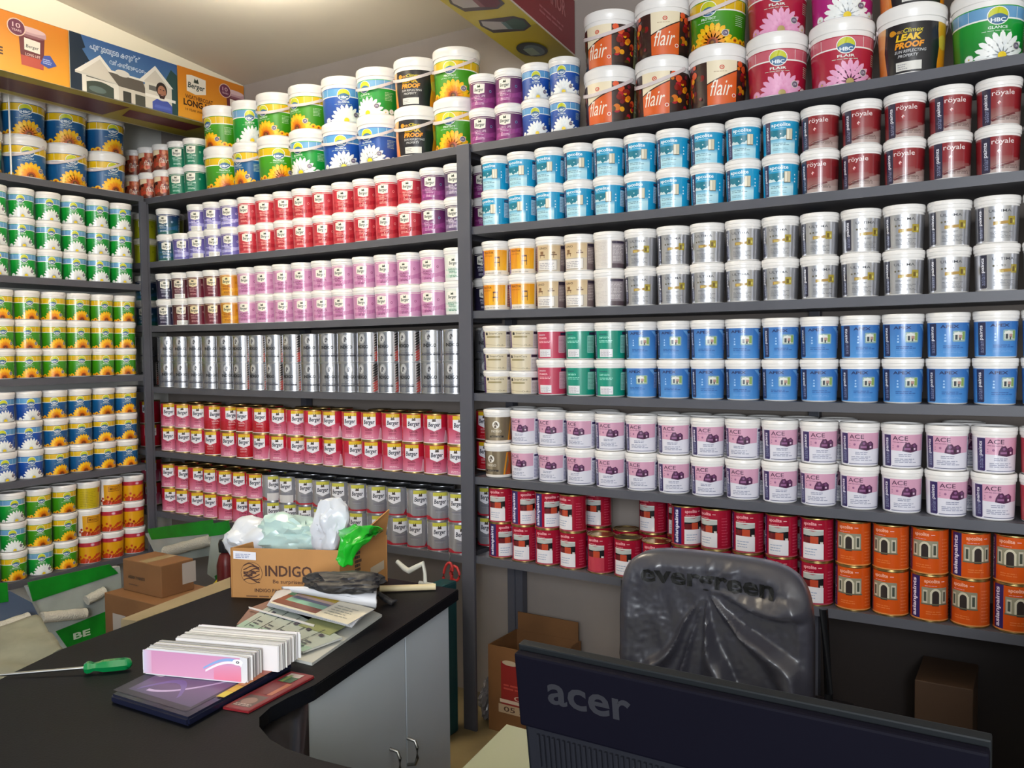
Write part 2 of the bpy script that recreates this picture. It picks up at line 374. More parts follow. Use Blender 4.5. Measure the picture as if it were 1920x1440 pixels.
def berger(bg, bg2, txt='WEATHERCOAT', tc='f0d8d4', plate='f0ece0', wave=None, px=-14, tag_white=False, badge=None, tint=None):
    o = G(-180, 0, 180, 100, bg2, bg)
    if wave:
        o += ribbon(-60, 90, lambda t: 10+30*t*t, lambda t: 24+34*t*t, wave) + ribbon(-60, 90, lambda t: 40-24*t, lambda t: 46-20*t, wave)
    o += Q(-56, 94, 60, 96, plate)
    o += P([(px-25, 58), (px-25, 88), (px-6, 92), (px+25, 90), (px+23, 56), (px, 51)], plate) + P([(px-7, 77), (px-4, 87), (px, 82), (px+5, 88), (px+7, 77)], '3c4438') + T('Berger', px-20, 58, px+20, 75, '3a4240', bold=.02, shear=.15)
    o += T(txt, px-23, 40, px+26, 48, tc, bold=.02) + lines(px-20, 29, px+18, 40, 2, tc, 4) + lines(px-18, 12, px+30, 22, 2, tc, 5)
    o += O(34, 62, 5, badge or tc) + O(34, 62, 3.4, bg)
    o += lines(76, 10, 92, 90, 10, tc, 6)
    if tag_white: o += Q(-38, 0, 20, 22, 'dedcd8') + lines(-34, 5, 16, 17, 2, 'b8b6b2', 7)
    return o
def hbc(band, body, kind, name, body2=None, fr=45, fx=8, pink=False):
    o = Q(-180, 0, 180, 100, body)
    if body2: o += G(-180, 0, 180, 74, body2, body)
    o += Q(-92, 76, 92, 98, band) + sum([Q(x-.4, 76, x+.4, 98, 'f4f4f0') for x in (-70, -48, 34, 56, 78)], []) + Q(-100, 73, 100, 76, 'f6f6f0') + Q(96, 0, 100, 98, body)
    o += O(0, 80, 18, 'f6f6f0') + O(0, 80, 16.4, '3c6a94') + ribbon(-15.5, 15.5, lambda t: 77+7*math.sin(t*3), lambda t: 80+math.sqrt(max(0, 266-(31*t-15.5)**2)), 'c8cc28', 8) + T('HBC', -12, 68, 12, 76, 'eef4fa', bold=.03)
    o += T(name, -16, 55, 16, 60.5, 'e8f4ec', bold=.02) + lines(-26, 50.5, 26, 53, 1, 'c6dcc8', 4)
    o += lines(58, 40, 84, 66, 6, 'c4dcc0', 5, .3)
    if kind == 'sun':
        o += O(60, -2, 60, 'b8a414' if body[0] != '1' else '8f8a3a', 12) + sunflower(fx, 3, fr) + sunflower(58, 6, 9) + sunflower(74, 3, 9) + sunflower(-46, 4, 10) + sunflower(-62, 2, 8) + sunflower(88, 5, 7)
    elif kind == 'daisy':
        o += daisy(fx, 3, fr+3) + daisy(60, 4, 10) + daisy(78, 8, 8) + daisy(-48, 4, 9)
    else:
        o += daisy(fx, 3, fr+3, 'eaa8cc', 'd47aac', 'b09a58') + daisy(60, 5, 12, 'f2d8d8', 'e0b0b8') + daisy(-48, 4, 11, 'e6a0c4', 'cc74a4')
    o += O(fx+27, 22, 8, 'd8d8c8') + O(fx+27, 22, 6.6, '6a5c74') + T('LTR', fx+23.5, 20, fx+30.5, 24, 'e8e4f0')
    return o
def a_flair():
    o = Q(-180, 0, 180, 100, '3a2420') + Q(-26, 0, 36, 100, 'f0e2c4') + P([(-26, 0), (-26, 46), (36, 76), (36, 0)], 'dd5f22') + ribbon(-26, 36, lambda t: 46+30*t, lambda t: 49+30*t, '3a1c14')
    rr = random.Random(5)
    for k in range(46):
        x = rr.choice([rr.uniform(36, 92), rr.uniform(36, 92), rr.uniform(-92, -26)]); y = rr.uniform(6, 96)
        o += O(x, y, rr.uniform(4, 9), rr.choice(['c8281c', 'e0781c', 'f0a41c', 'b81c2c', '8a1c14', 'e85a2c', '4a3a18', '7a2430']), n=12)
    o += P([(-92, 0), (92, 0), (92, 7), (-92, 7)], '2a1c1a') + Q(-25, 1, 35, 8, 'dd5f22')
    o += P([(-26, 0), (-26, 46), (36, 76), (36, 0)], 'dd5f22') + ribbon(-26, 36, lambda t: 46+30*t, lambda t: 49+30*t, '3a1c14') + P([(-26, 49), (36, 79), (36, 100), (-26, 100)], 'f0e2c4')
    o += O(4, 84, 5, 'cc3a24') + O(4, 84, 3, 'f0e2c4') + O(4, 84, 1.6, 'cc3a24') + lines(-12, 74, 16, 77, 1, 'b89a78', 4)
    o += T('flair', -20, 20, 26, 56, 'f8efe0', bold=.0, shear=.35) + O(30, 20, 4.4, 'f8efe0') + O(30, 20, 3, 'cc3a24')
    o += Q(96, 0, 118, 100, '8a8c60') + T('HBC', 100, 30, 114, 80, 'd8d8c8', up=True)
    return o
def a_leak():
    return (Q(-180, 0, 180, 100, 'e0901c') + G(36, 0, 100, 100, 'e88a14', 'd8a824') + G(-100, 0, -46, 100, 'e07c1c', 'e8b070') + O(66, 60, 15, 'd8c040') + ribbon(-48, 44, lambda t: 0, lambda t: 100, '17171f')
            + ribbon(40, 50, lambda t: 0, lambda t: 100, '17171f') + P([(-48, 0), (-54, 50), (-48, 100)], '17171f') + P([(48, 0), (54, 50), (48, 100)], '17171f')
            + O(-34, 84, 6, 'd89018') + T('HBC', -28, 80, -14, 86, 'd8a040') + T('Climex', -14, 80, 20, 89, 'd8c830', shear=.2) + T('LEAK', -28, 64, 18, 78, 'eec020', bold=.05, shear=.2) + T('PROOF', -30, 49, 22, 62, 'f09818', bold=.05, shear=.2)
            + T('SUN REFLECTING', -30, 40, 26, 46, 'c8c8cc', shear=.2) + T('PROPERTY', -24, 31, 12, 37, 'c8c8cc', shear=.2) + Q(-28, 4, 18, 22, 'dcdad4') + lines(-25, 7, -6, 20, 3, '9a9aa0', 4))
def shield(px, top, txtc, body):
    return P([(px-33, 98), (px+33, 98), (px+33, 82), (px-33, 82)], top) + P([(px-33, 85), (px+33, 85), (px+33, 52), (px, 42), (px-33, 52)], 'ecebf2') + P([(px-9, 76), (px-5, 88), (px, 83), (px+7, 89), (px+9, 76)], '4a4038') + T('Berger', px-28, 53, px+28, 74, txtc, bold=.025, shear=.15)
def a_enamel(px=-8, dark=False):
    o = Q(-180, 0, 180, 100, 'b81c34')
    if dark: o += G(-180, 0, 180, 40, 'a8141e', 'b4182a')
    else: o += G(-70, 0, 50, 56, 'd884a4', 'b83454') + P([(36, 0), (46, 44), (52, 44), (66, 0)], 'e0b0c0')
    o += shield(px, 'd8b420', '2c2c44', None)
    o += T('LUXOL', px-18, 33, px+18, 41, '5a1024' if not dark else 'e8b8bc', bold=.02) + lines(px-18, 24, px+16, 30, 2, '7a2440' if not dark else 'e0a0a8', 3) + lines(px-24, 8, px+24, 18, 2, 'f0c8d4' if not dark else 'c84a54', 4)
    o += lines(80, 10, 96, 90, 8, 'e8c0c8', 6) + Q(-180, 0, 180, 3, 'e8d8d8')
    return o
def a_silver_b(px=-6, tagged=False):
    s = hx('b4b4bc', .6)
    o = Q(-180, 0, 180, 100, s) + P([(-100, 0), (100, 0), (100, 20), (52, 22), (40, 6), (-40, 6), (-60, 14), (-100, 14)], 'a82434') + shield(px, 'c9c44a', '3a3a48', None)
    o += Q(px-26, 34, px+26, 37, '6a6a78') + lines(px-20, 28, px+18, 34, 1, '84848e', 3) + lines(70, 20, 92, 90, 8, '6a6a74', 6)
    if tagged: o += Q(-44, 0, 34, 30, 'd0ced0')
    return o
def apcotin(pic='red', box='e8e4e8'):
    bgc = 'a3142f' if pic == 'red' else 'cf5216'
    o = Q(-180, 0, 180, 100, bgc) + Q(-86, 0, -50, 100, '2f2260') + T('asianpaints', -80, 6, -58, 94, 'e0dcf0', up=True, bold=.03) + T('apcolite', -36, 84, 12, 95, 'f0a8b0' if pic == 'red' else 'f0b098', bold=.03) + Q(18, 89, 30, 90.5, 'f0c0c4') + lines(-34, 79, 6, 82, 1, 'e89aa4', 3)
    if pic == 'red':
        o += P([(-38, 50), (-38, 74), (0, 71), (36, 76), (36, 50)], '211c20') + P([(-38, 62), (-38, 76), (0, 72), (36, 77), (36, 64), (0, 61)], 'b8bcb8') + ribbon(-38, 36, lambda t: 74, lambda t: 77, 'd8d8d4')
        o += Q(-36, 42, -10, 58, '6a1c20') + Q(-10, 40, 18, 60, 'bc4a30') + Q(18, 42, 36, 60, '1c1a1c') + Q(24, 42, 34, 47, 'd8d0c8')
        o += P([(-38, 4), (-38, 43), (36, 42), (36, 4)], box) + (lines(-30, 14, 14, 34, 3, '9aa8c4', 9, .3) if box[0] == 'e' else [])
    else:
        o += RR(-44, 36, 40, 76, 2, '8f8a74') + Q(-40, 40, -26, 70, 'c4bca8') + Q(-37, 44, -29, 66, '4a4e44') + Q(22, 40, 36, 70, 'c4bca8') + Q(25, 44, 33, 66, '4a4e44') + Q(-18, 36, 16, 66, 'd0c8b0') + O(-1, 62, 16, 'd0c8b0', 12) + Q(-12, 34, 10, 60, '38302e') + O(-1, 60, 11, '38302e', 9) + Q(-46, 36, 42, 39, '6a6450')
        o += lines(-30, 14, 30, 24, 2, 'dc7438', 5)
    o += Q(-180, 0, 180, 3, 'b04a5c' if pic == 'red' else 'd88a4a') + lines(52, 10, 80, 86, 10, 'c4405a' if pic == 'red' else 'dc7038', 7, .3)
    return o
def a_redyellow(v=0):
    if v == 2: return Q(-180, 0, 180, 100, 'c0aa18') + lines(-50, 12, 30, 88, 9, '9a8a14', 3, .3) + Q(44, 76, 66, 98, 'a03420')
    o = Q(-180, 0, 180, 100, 'd89c10')
    if v == 0: o += Q(-180, 80, 180, 100, 'b0283c') + O(4, 90, 11, 'c85a70', 9) + O(4, 90, 8, 'd8a0b0', 6) + T('HBC', -3, 87, 11, 92, 'f0d8e0')
    else: o += RR(-28, 66, 30, 92, 2, '6a3a10') + RR(-26, 68, 28, 90, 2, 'c88a14') + T('MAGIC', -20, 74, 22, 84, '5a2c10') + Q(-180, 0, -50, 100, 'ece6e4')
    rr = random.Random(3)
    o += ribbon(-60, 90, lambda t: 0, lambda t: 18+5*math.sin(t*12), 'b83418')
    for k in range(18):
        x = -66+k*9; y = rr.uniform(12, 44); r = rr.uniform(5, 9)
        o += petals(x, y, 0, r, r*.8, 5, 'bc3a1c', rr.random(), 'c8481c')
    return o
def a_fruit():
    o = G(-180, 0, 180, 100, '5a2418', 'c0603c'); rr = random.Random(9)
    for k in range(40): o += O(rr.uniform(-90, 90), rr.uniform(4, 92), rr.uniform(6, 13), rr.choice(['b8442c', 'd87a50', '7a2018', 'e09a78', '3a1812', 'cc5a3a']), n=12)
    return o + P([(-60, 70), (-20, 78), (-20, 98), (-60, 98)], 'ecd8b4') + T('flair', -24, 34, 24, 60, 'f0e0d0', bold=0, shear=.3)

# ------------------------------------------------------------------ vessel shapes, one mesh each
def pail_meshes(key, rb, rtp, h, lr, lh, n=48):
    bm = bmesh.new(); t = .0012
    lathe(bm, [(0, 0), (rb-.003, 0), (rb, .003), (rtp, h-lh+.002), (rtp-t, h-lh+.003), (0, h-lh+.003)], n)
    body = bm_mesh(key+'_body', bm, 40)
    bm = bmesh.new(); z0 = h-lh
    lathe(bm, [(0, z0+.0032), (rtp+.0006, z0+.0032), (rtp+.001, z0+.001), (lr-.0018, z0), (lr-.001, z0+.003), (lr-.0012, z0+lh*.42), (lr-.0002, z0+lh*.47), (lr, z0+lh*.8), (lr-.0014, h-.001), (lr-.0035, h), (lr-.006, h-.001), (lr-.0075, h-.005), (lr*.5, h-.0045), (0, h-.0045)], n)
    lid = bm_mesh(key+'_lid', bm, 38)
    return body, lid
def tin_meshes(key, r, h, n=48):
    bm = bmesh.new()
    lathe(bm, [(0, .0005), (r-.002, .0005), (r+.0008, 0), (r+.0011, .0015), (r+.0008, .003), (r, .0034), (r, h-.0034), (r-.0002, h-.0033), (0, h-.0033)], n)
    body = bm_mesh(key+'_body', bm, 40)
    bm = bmesh.new()
    lathe(bm, [(0, h-.0032), (r-.0002, h-.0032), (r+.0008, h-.003), (r+.0012, h-.0015), (r+.0006, h), (r-.001, h-.0003), (r-.0022, h-.003), (r-.0085, h-.0032), (r-.009, h-.006), (r-.014, h-.0062), (r-.0145, h-.0042), (r*.35, h-.0042), (0, h-.0042)][0:0] + [(0, h-.0032), (r-.0002, h-.0032), (r+.0008, h-.003), (r+.0012, h-.0015), (r+.0006, h), (r-.001, h-.0003), (r-.0022, h-.0026), (r-.0085, h-.0028), (r-.0092, h-.0014), (r-.013, h-.0014), (r-.0138, h-.0028), (0, h-.0028)], n)
    lid = bm_mesh(key+'_lid', bm, 38)
    return body, lid
SHAPE = {}
def shape(key, kind, **k):
    if kind == 'pail':
        b, l = pail_meshes(key, k['rb'], k['rt'], k['h'], k['lr'], k['lh'])
        z0, z1 = k.get('l0', .05)*k['h'], k.get('l1', .79)*k['h']
        bodyh = k['h']-k['lh']
        rr = lambda z: k['rb']+(k['rt']-k['rb'])*z/bodyh
        SHAPE[key] = dict(body=b, lid=l, h=k['h'], ra=rr(z0), rb=rr(z1), z0=z0, z1=z1, kind=kind, r=k['lr'], name=k.get('name', 'paint_pail'), rt=k['rt'], lh=k['lh'])
    else:
        b, l = tin_meshes(key, k['r'], k['h'])
        SHAPE[key] = dict(body=b, lid=l, h=k['h'], ra=k['r'], rb=k['r'], z0=.0042, z1=k['h']-.0042, kind=kind, r=k['r'], name='paint_tin')
shape('pail', 'pail', rb=.0520, rt=.0555, h=.1315, lr=.0590, lh=.0235, l0=.03, l1=.775)
shape('tub', 'pail', rb=.0525, rt=.0560, h=.0862, lr=.0590, lh=.017, l0=.03, l1=.75)
shape('bucket', 'pail', rb=.0845, rt=.0925, h=.1960, lr=.0965, lh=.036, l0=.03, l1=.74, name='paint_bucket')
shape('lowbucket', 'pail', rb=.0870, rt=.0935, h=.1860, lr=.0975, lh=.034, l0=.03, l1=.77, name='paint_bucket')
shape('smallbucket', 'pail', rb=.0720, rt=.0790, h=.1960, lr=.0820, lh=.030, l0=.03, l1=.78, name='paint_bucket')
shape('tin', 'tin', r=.0503, h=.1360)
shape('shorttin', 'tin', r=.0515, h=.1228)
shape('silvertin', 'tin', r=.0548, h=.1280)

ARTS = {
 'apco': a_apco, 'royale': a_royale, 'ultima': a_ultima, 'apex': a_apex, 'ace': a_ace, 'chair': a_chair, 'beige': a_beige, 'back': a_back, 'tub': a_tub,
 'redbox': lambda: a_box('c03a58', 'f0c0c8'), 'greenbox': lambda: a_box('0f8f78', '9fe8d8'), 'indpail': a_ind_pail, 'indtin': a_ind_tin,
 'b_purple': lambda: berger('5a2458', '8a3478', 'LONG LIFE', 'd8b4d0', wave='9a4488', badge='6aa8c8'), 'b_purple2': lambda: berger('4a3a54', '6a5478', 'SILK', 'd8d0dc', wave='8a789a'),
 'b_red': lambda: berger('b8283a', 'c03c44', 'WEATHERCOAT', 'f0b0a8', wave='a82030'), 'b_lav': lambda: berger('5a4c94', '6e68b4', 'SILK', 'e0dcf0', wave='a8a4dc'), 'b_lavt': lambda: berger('5a4c94', '6e68b4', 'SILK', 'e0dcf0', wave='a8a4dc', tag_white=True),
 'b_pink': lambda: berger('c888b4', 'd09cc0', 'WALMASTA', '7a2c5c', wave='bc78a8'), 'b_maroon': lambda: berger('5a1c28', '6e1c30', 'ANTI DUST', 'd0a0a0', plate='e8d8b0'), 'b_maroont': lambda: berger('4a1420', '5e2432', 'ANTI DUST', 'd8c0c0', plate='e8dcc8', tag_white=True),
 'b_gold': lambda: berger('c47c10', 'cc8a14', 'ANTI DUST', '8a3c0c', wave='d89820', plate='f0e0a8'), 'b_dark': lambda: berger('201c34', '2a2440', 'PREMIUM', 'c8c8d8'), 'b_green': lambda: berger('0a6a50', '0c7a5c', 'EASY CLEAN', 'd0ece0'), 'b_greenw': lambda: berger('dfe6dc', 'e6e8e4', 'RANGOLI', '1c7a5a', wave='c8dcd0', plate='f4f2e8'),
 'b_lime': lambda: berger('a8b014', 'b8c020', 'EASY', '5a6410'), 'b_blue': lambda: berger('1c2c64', '1a5c54', 'BREATHE', 'd8e0e8', badge='d8e8f8', wave='2a5c84'),
 'h_greenday': lambda: hbc('6aa0cc', '129a34', 'daisy', 'GLANCE', '0a7a2c'), 'h_greensun': lambda: hbc('e0b812', '3f9614', 'sun', 'PROTECT', '2f7c10'), 'h_bluesun': lambda: hbc('e0b812', '145c94', 'sun', 'TOPCOAT', '124c80'), 'h_blueday': lambda: hbc('5a9acc', '1a52ac', 'daisy', 'GLAMOR', '143c8c'),
 'h_pink': lambda: hbc('cc6474', 'b01c3c', 'pink', 'FLAIR', 'a81838'), 'h_magenta': lambda: hbc('cc64a4', 'b4247c', 'daisy', 'FLAIR'), 'h_limeday': lambda: hbc('5a9acc', '8ab41c', 'daisy', 'GLANCE'),
 'flair': a_flair, 'leak': a_leak, 'enamel': a_enamel, 'enameld': lambda: a_enamel(-8, True), 'silverb': a_silver_b, 'silverbt': lambda: a_silver_b(-6, True), 'apcotin': lambda: apcotin(), 'apcotinr': lambda: apcotin('red', 'c04050'), 'orange': lambda: apcotin('arch'),
 'ry0': lambda: a_redyellow(0), 'ry1': lambda: a_redyellow(1), 'ry2': lambda: a_redyellow(2), 'fruit': a_fruit,
}
# what each kind looks like in words
LOOK = {'apco': 'sky blue pail', 'royale': 'maroon and grey pail', 'ultima': 'silver foil pail', 'apex': 'bright blue pail', 'ace': 'white and pink pail', 'chair': 'yellow chair-print pail', 'beige': 'beige furniture-print pail', 'back': 'plain greyish white pail', 'tub': 'short cream tub',
 'redbox': 'crimson pail', 'greenbox': 'teal green pail', 'indpail': 'bronze zebra-head pail', 'indtin': 'silver zebra-head tin', 'b_purple': 'purple pail', 'b_purple2': 'greyish purple pail', 'b_red': 'coral red pail', 'b_lav': 'lavender blue pail', 'b_lavt': 'white-tagged lavender pail', 'b_pink': 'soft pink pail',
 'b_maroon': 'dark maroon pail', 'b_maroont': 'white-tagged maroon pail', 'b_gold': 'golden orange pail', 'b_dark': 'nearly black pail', 'b_green': 'bottle green pail', 'b_greenw': 'white pail, green lettering', 'b_lime': 'lime green pail', 'b_blue': 'navy to green pail',
 'h_greenday': 'green white-daisy pail', 'h_greensun': 'green sunflower pail', 'h_bluesun': 'blue sunflower pail', 'h_blueday': 'blue white-daisy pail', 'h_pink': 'crimson pink-daisy pail', 'h_magenta': 'magenta white-daisy pail', 'h_limeday': 'lime white-daisy pail',
 'flair': 'orange fruit-print pail', 'leak': 'black and orange pail', 'enamel': 'red and pink tin', 'enameld': 'deep red tin', 'silverb': 'silver red-based tin', 'silverbt': 'white-tagged silver tin', 'apcotin': 'crimson sofa-print tin', 'apcotinr': 'all-crimson sofa-print tin', 'orange': 'orange archway-print tin',
 'ry0': 'yellow pail, crimson band', 'ry1': 'yellow framed-title pail', 'ry2': 'plain yellow pail', 'fruit': 'brown fruit-print pail'}
WORD = {'bucket': 'bucket', 'lowbucket': 'bucket', 'smallbucket': 'bucket'}
LABELMESH = {}
def label_mesh(shp, art):
    k = (shp, art)
    if k not in LABELMESH:
        s = SHAPE[shp]; A = ARTS[art]()
        LABELMESH[k] = wrap_label('label_'+art, A, s['ra'], s['rb'], s['z0'], s['z1'])
    return LABELMESH[k]
def strap_mesh(rtp, z):
    """wire-thin plastic bail hanging aslant round one side, with its two ears"""
    bm = bmesh.new(); n = 28; w = .0062; rows = []
    for sx in (-1, 1): lathe(bm, [(0, -.002), (.008, -.002), (.008, .002), (.004, .004), (0, .004)], 10, Matrix.Translation((sx*(rtp+.0005), 0, z)) @ Matrix.Rotation(sx*math.pi/2, 4, 'Y'))
    r = rtp+.0035
    for i in range(n+1):
        a = R(-90+180*i/n)
        drop = .052*math.cos(a)
        rr = r+.002*math.cos(a)
        p = Vector((rr*math.sin(a), -rr*math.cos(a), z-drop))
        rad = Vector((math.sin(a), -math.cos(a), 0))
        rows.append([bm.verts.new(p+Vector((0, 0, w))), bm.verts.new(p+Vector((0, 0, w))+rad*.0012), bm.verts.new(p-Vector((0, 0, w))+rad*.0012), bm.verts.new(p-Vector((0, 0, w)))])
    for a, b in zip(rows, rows[1:]):
        for k in range(4): bm.faces.new((a[k], a[(k+1) % 4], b[(k+1) % 4], b[k]))
    bm.faces.new(rows[0]); bm.faces.new(rows[-1][::-1])
    return bm_mesh('handle', bm, 50)
STRAP = {}
PROTO = {}
ITEMS = []   # every can: filled first, labelled at the end
def can(x, y, z, shp, art, rz, run, tier, shelf, strap=None):
    s = SHAPE[shp]
    root = bpy.data.objects.new(s['name'], None); col.objects.link(root)
    root.location = (x, y, z); root.rotation_euler = (0, 0, rz); root.empty_display_size = .03
    tin = s['kind'] == 'tin'
    k = (shp, art)
    if k not in PROTO:
        bme, lme = s['body'], s['lid']
        silver = art in ('indtin', 'silverb', 'silverbt')
        if tin:
            key = 'm'+shp+('s' if silver else 'g')
            if key not in SHAPE:
                b2, l2 = bme.copy(), lme.copy()
                b2.materials.append(M_LIDSIL if silver else M_LIDRIM); l2.materials.append(M_LIDSIL if silver else M_LIDRIM)
                SHAPE[key] = (b2, l2)
            bme, lme = SHAPE[key]
        elif not len(bme.materials):
            bme.materials.append(M_LID); lme.materials.append(M_LID)
        lab = label_mesh(shp, art)
        if not len(lab.materials): lab.materials.append(M_TIN if tin else M_LABEL)
        a = bpy.data.objects.new('body', bme); b = bpy.data.objects.new('lid', lme); c = bpy.data.objects.new('label', lab)
        PROTO[k] = (a, b, c)
    for q in PROTO[k]:
        d = q.copy(); col.objects.link(d); d.parent = root
    if strap is None and shp in WORD: strap = az(x, y)+180
    if strap is not None and not tin:
        if shp not in STRAP:
            me = strap_mesh(s['rt'], s['h']-s['lh']-.004); me.materials.append(M_STRAP); STRAP[shp] = me
        h = bpy.data.objects.new('handle', STRAP[shp]); col.objects.link(h); h.parent = root
        h.rotation_euler = (0, 0, R(strap)-rz)
    look = LOOK[art]
    if shp in WORD: look = look.replace('pail', 'bucket')
    ITEMS.append(dict(o=root, look=look, run=run, tier=tier, shelf=shelf, x=x, y=y, cat='paint '+('tin' if tin else 'bucket' if shp in WORD else 'tub' if shp == 'tub' else 'pail')))
    return root
def az(x, y): return math.degrees(math.atan2(-x, y))   # turn that makes a can at x, y face the camera's spot
def stack(x, y, z, levels, shelf, run, ax=0, spread=9, cam=None, tiers=('lower', 'upper')):
    """levels: from the bottom, each art or (art, shape) or (art, shape, turn) or (art, shape, turn, strap)"""
    h = z
    if len(levels) == 3: tiers = ('lower', 'middle', 'upper')
    for i, L in enumerate(levels):
        L = (L,) if isinstance(L, str) else L
        art = L[0]; shp = L[1] if len(L) > 1 and L[1] else 'pail'
        base = ax if cam is None else az(x, y)+cam
        turn = L[2] if len(L) > 2 and L[2] is not None else rnd.uniform(-spread, spread)
        st = L[3] if len(L) > 3 else None
        dx, dy = (0, 0) if i == 0 else (rnd.uniform(-.0006, .0006), rnd.uniform(-.001, .001))
        rz = R(base+turn)
        can(x+dx, y+dy, h+.0004, shp, art, rz, run, tiers[i] if len(tiers) > i else 'top', shelf, None if st is None else az(x, y)-st)
        h += SHAPE[shp]['h']+.0006
# ------------------------------------------------------------------ the room
XL, YB, XR, YF = -4.16, 3.012, 2.2, -1.9
M_WALLB = mat('back_wall_paint', '978d86', .75, noise_amt=.12, noise_scale=2.5)
M_WALLL = mat('left_wall_paint', 'f2f2ec', .7, noise_amt=.08, noise_scale=2)
M_CEIL = mat('ceiling_paint', 'd6ccba', .8, noise_amt=.06, noise_scale=1.2)
M_FLOOR = mat('floor_tile', '8a7a58', .35, noise_amt=.35, noise_scale=5)
def st(o): return tag(o, kind='structure')
def ceil_z(y): return 2.868+.105*(YB-y)
st(box('floor', XL-.1, XR+.1, YF-.1, YB+.1, -.1, 0, M_FLOOR))
st(box('wall_back', XL-.1, XR+.1, YB, YB+.1, 0, 3.5, M_WALLB))
st(box('wall_left', XL-.1, XL, YF, YB, 0, 3.5, M_WALLL))
st(box('wall_right', XR, XR+.1, YF, YB, 0, 3.5, M_WALLL))
bm = bmesh.new()
q = [(XL, YB), (XR, YB), (XR, YF-.3), (XL, YF-.3)]
a = [bm.verts.new((x, y, ceil_z(y))) for x, y in q]; b = [bm.verts.new((x, y, ceil_z(y)+.1)) for x, y in q]
bm.faces.new(a); bm.faces.new(b[::-1])
for i in range(4): bm.faces.new((a[i], b[i], b[(i+1) % 4], a[(i+1) % 4]))
st(link('ceiling', bm_mesh('ceiling', bm), M_CEIL))
# street side: a wall with a wide open shopfront
bm = bmesh.new()
add_box(bm, XL, -3.9, YF-.1, YF, 0, 3.35); add_box(bm, 1.9, XR, YF-.1, YF, 0, 3.35); add_box(bm, -3.9, 1.9, YF-.1, YF, 2.85, 3.35)
st(link('wall_front', bm_mesh('wall_front', bm), M_WALLL))

# ------------------------------------------------------------------ shelving
M_SHELF = mat('grey_shelf_paint', '575860', .42, noise_amt=.14, noise_scale=6)
M_POST = mat('grey_post_paint', '54555f', .42, noise_amt=.15, noise_scale=4)
YS = 2.700     # front edge of the back unit
DZ = .1
ZR = [2.284, 1.970, 1.6475, 1.329, 1.0039, .6929]
ZL = [2.284, 1.961, 1.6354, 1.3235, .9962, .6850]
ZA = [2.293, 1.847, 1.391, .936, .488]
XP0, XP1 = -1.916, -1.857
XA = -3.850
unit = empty('shelving_unit', (-1.9, 2.85, 0), label='long grey shelving unit covering the whole back wall, in two bays', cat='shelving')
unit.location = (0, 0, 0)
th = .029
def sagged(name, x0, x1, y0, y1, z, xs0, xs1, s=.005, nseg=16):
    bm = bmesh.new(); top = []; bot = []
    for i in range(nseg+1):
        x = x0+(x1-x0)*i/nseg; d = sag(x, xs0, xs1, s)
        top.append((bm.verts.new((x, y0, z-d)), bm.verts.new((x, y1, z-d)))); bot.append((bm.verts.new((x, y0, z-th-d)), bm.verts.new((x, y1, z-th-d))))
    for i in range(nseg):
        bm.faces.new((top[i][0], top[i+1][0], top[i+1][1], top[i][1])); bm.faces.new((bot[i][0], bot[i][1], bot[i+1][1], bot[i+1][0]))
        bm.faces.new((top[i][0], bot[i][0], bot[i+1][0], top[i+1][0])); bm.faces.new((top[i][1], top[i+1][1], bot[i+1][1], bot[i][1]))
    bm.faces.new((top[0][0], top[0][1], bot[0][1], bot[0][0])); bm.faces.new((top[-1][0], bot[-1][0], bot[-1][1], top[-1][1]))
    return link(name, bm_mesh(name, bm), M_SHELF, unit)
def sag(x, a, b, s=.005):
    t = (x-(a+b)/2)/((b-a)/2)
    return s*max(-.6, 1-t*t) - s*.5
for z in ZR: sagged('shelf_board', XP1, .95, YS, 2.998, z, XP1, .15)
for i, z in enumerate(ZL): sagged('shelf_board', XL+.004 if i else XL+.004, XP0, YS+(0 if i else 0), 2.998, z, XA, XP0)
def post(x0, x1, y0, y1, z1, z0=0, parent=unit): return box('post', x0, x1, y0, y1, z0, z1, M_POST, parent, bev=.002)
post(XP0, XP1, YS-.014, YS-.0005, ZR[0]+.004)
post(XA-.035, XA+.005, YS-.014, YS-.0005, ZR[0]-th)
post(.93, .985, YS, YS+.05, ZR[0])
for x in (-1.875, -3.06, -.66, .3): post(x, x+.035, YS+.255, 2.996, ZR[0]-th)
for x in (-1.84, ): post(x, x+.035, 2.96, 2.998, ZR[5]-th)
box('shade_panel', -1.22, .92, 2.999, 3.009, 0, ZR[5]-th-.01, mat('painted_shade_board', '241c1a', .6), unit)  # added dark board; its colour stands in for shade below the lowest shelf
# left unit: faces +X
unitA = empty('shelving_unit', (0, 0, 0), label='grey shelving unit standing along the white left wall, three cans high', cat='shelving')
YA0, YA1 = .6, 2.676
for z in ZA: box('shelf_board', XL+.012, XA, YA0, YA1, z-.03, z, M_SHELF, unitA)
post(XA+.0005, XA+.014, YA0, YA0+.04, ZA[0], parent=unitA); post(XA+.0005, XA+.014, 2.645, YA1+.004, ZA[0]-.03, parent=unitA)
for y in (1.98, 1.3): post(XL+.012, XL+.04, y, y+.03, ZA[0]-.03, parent=unitA)
tube_obj('brace', [(XL+.03, 1.6, 1.86), (XL+.03, 2.6, 2.24)], .006, M_POST, unitA)
pp = tube_obj('white_pipe', [(XA-.012, 2.034, ZA[0]+.001), (XA-.012, 2.034, 2.66)], .004, M_LID); tag(pp, 'thin white upright pipe in front of the top blue buckets at left', 'pipe')

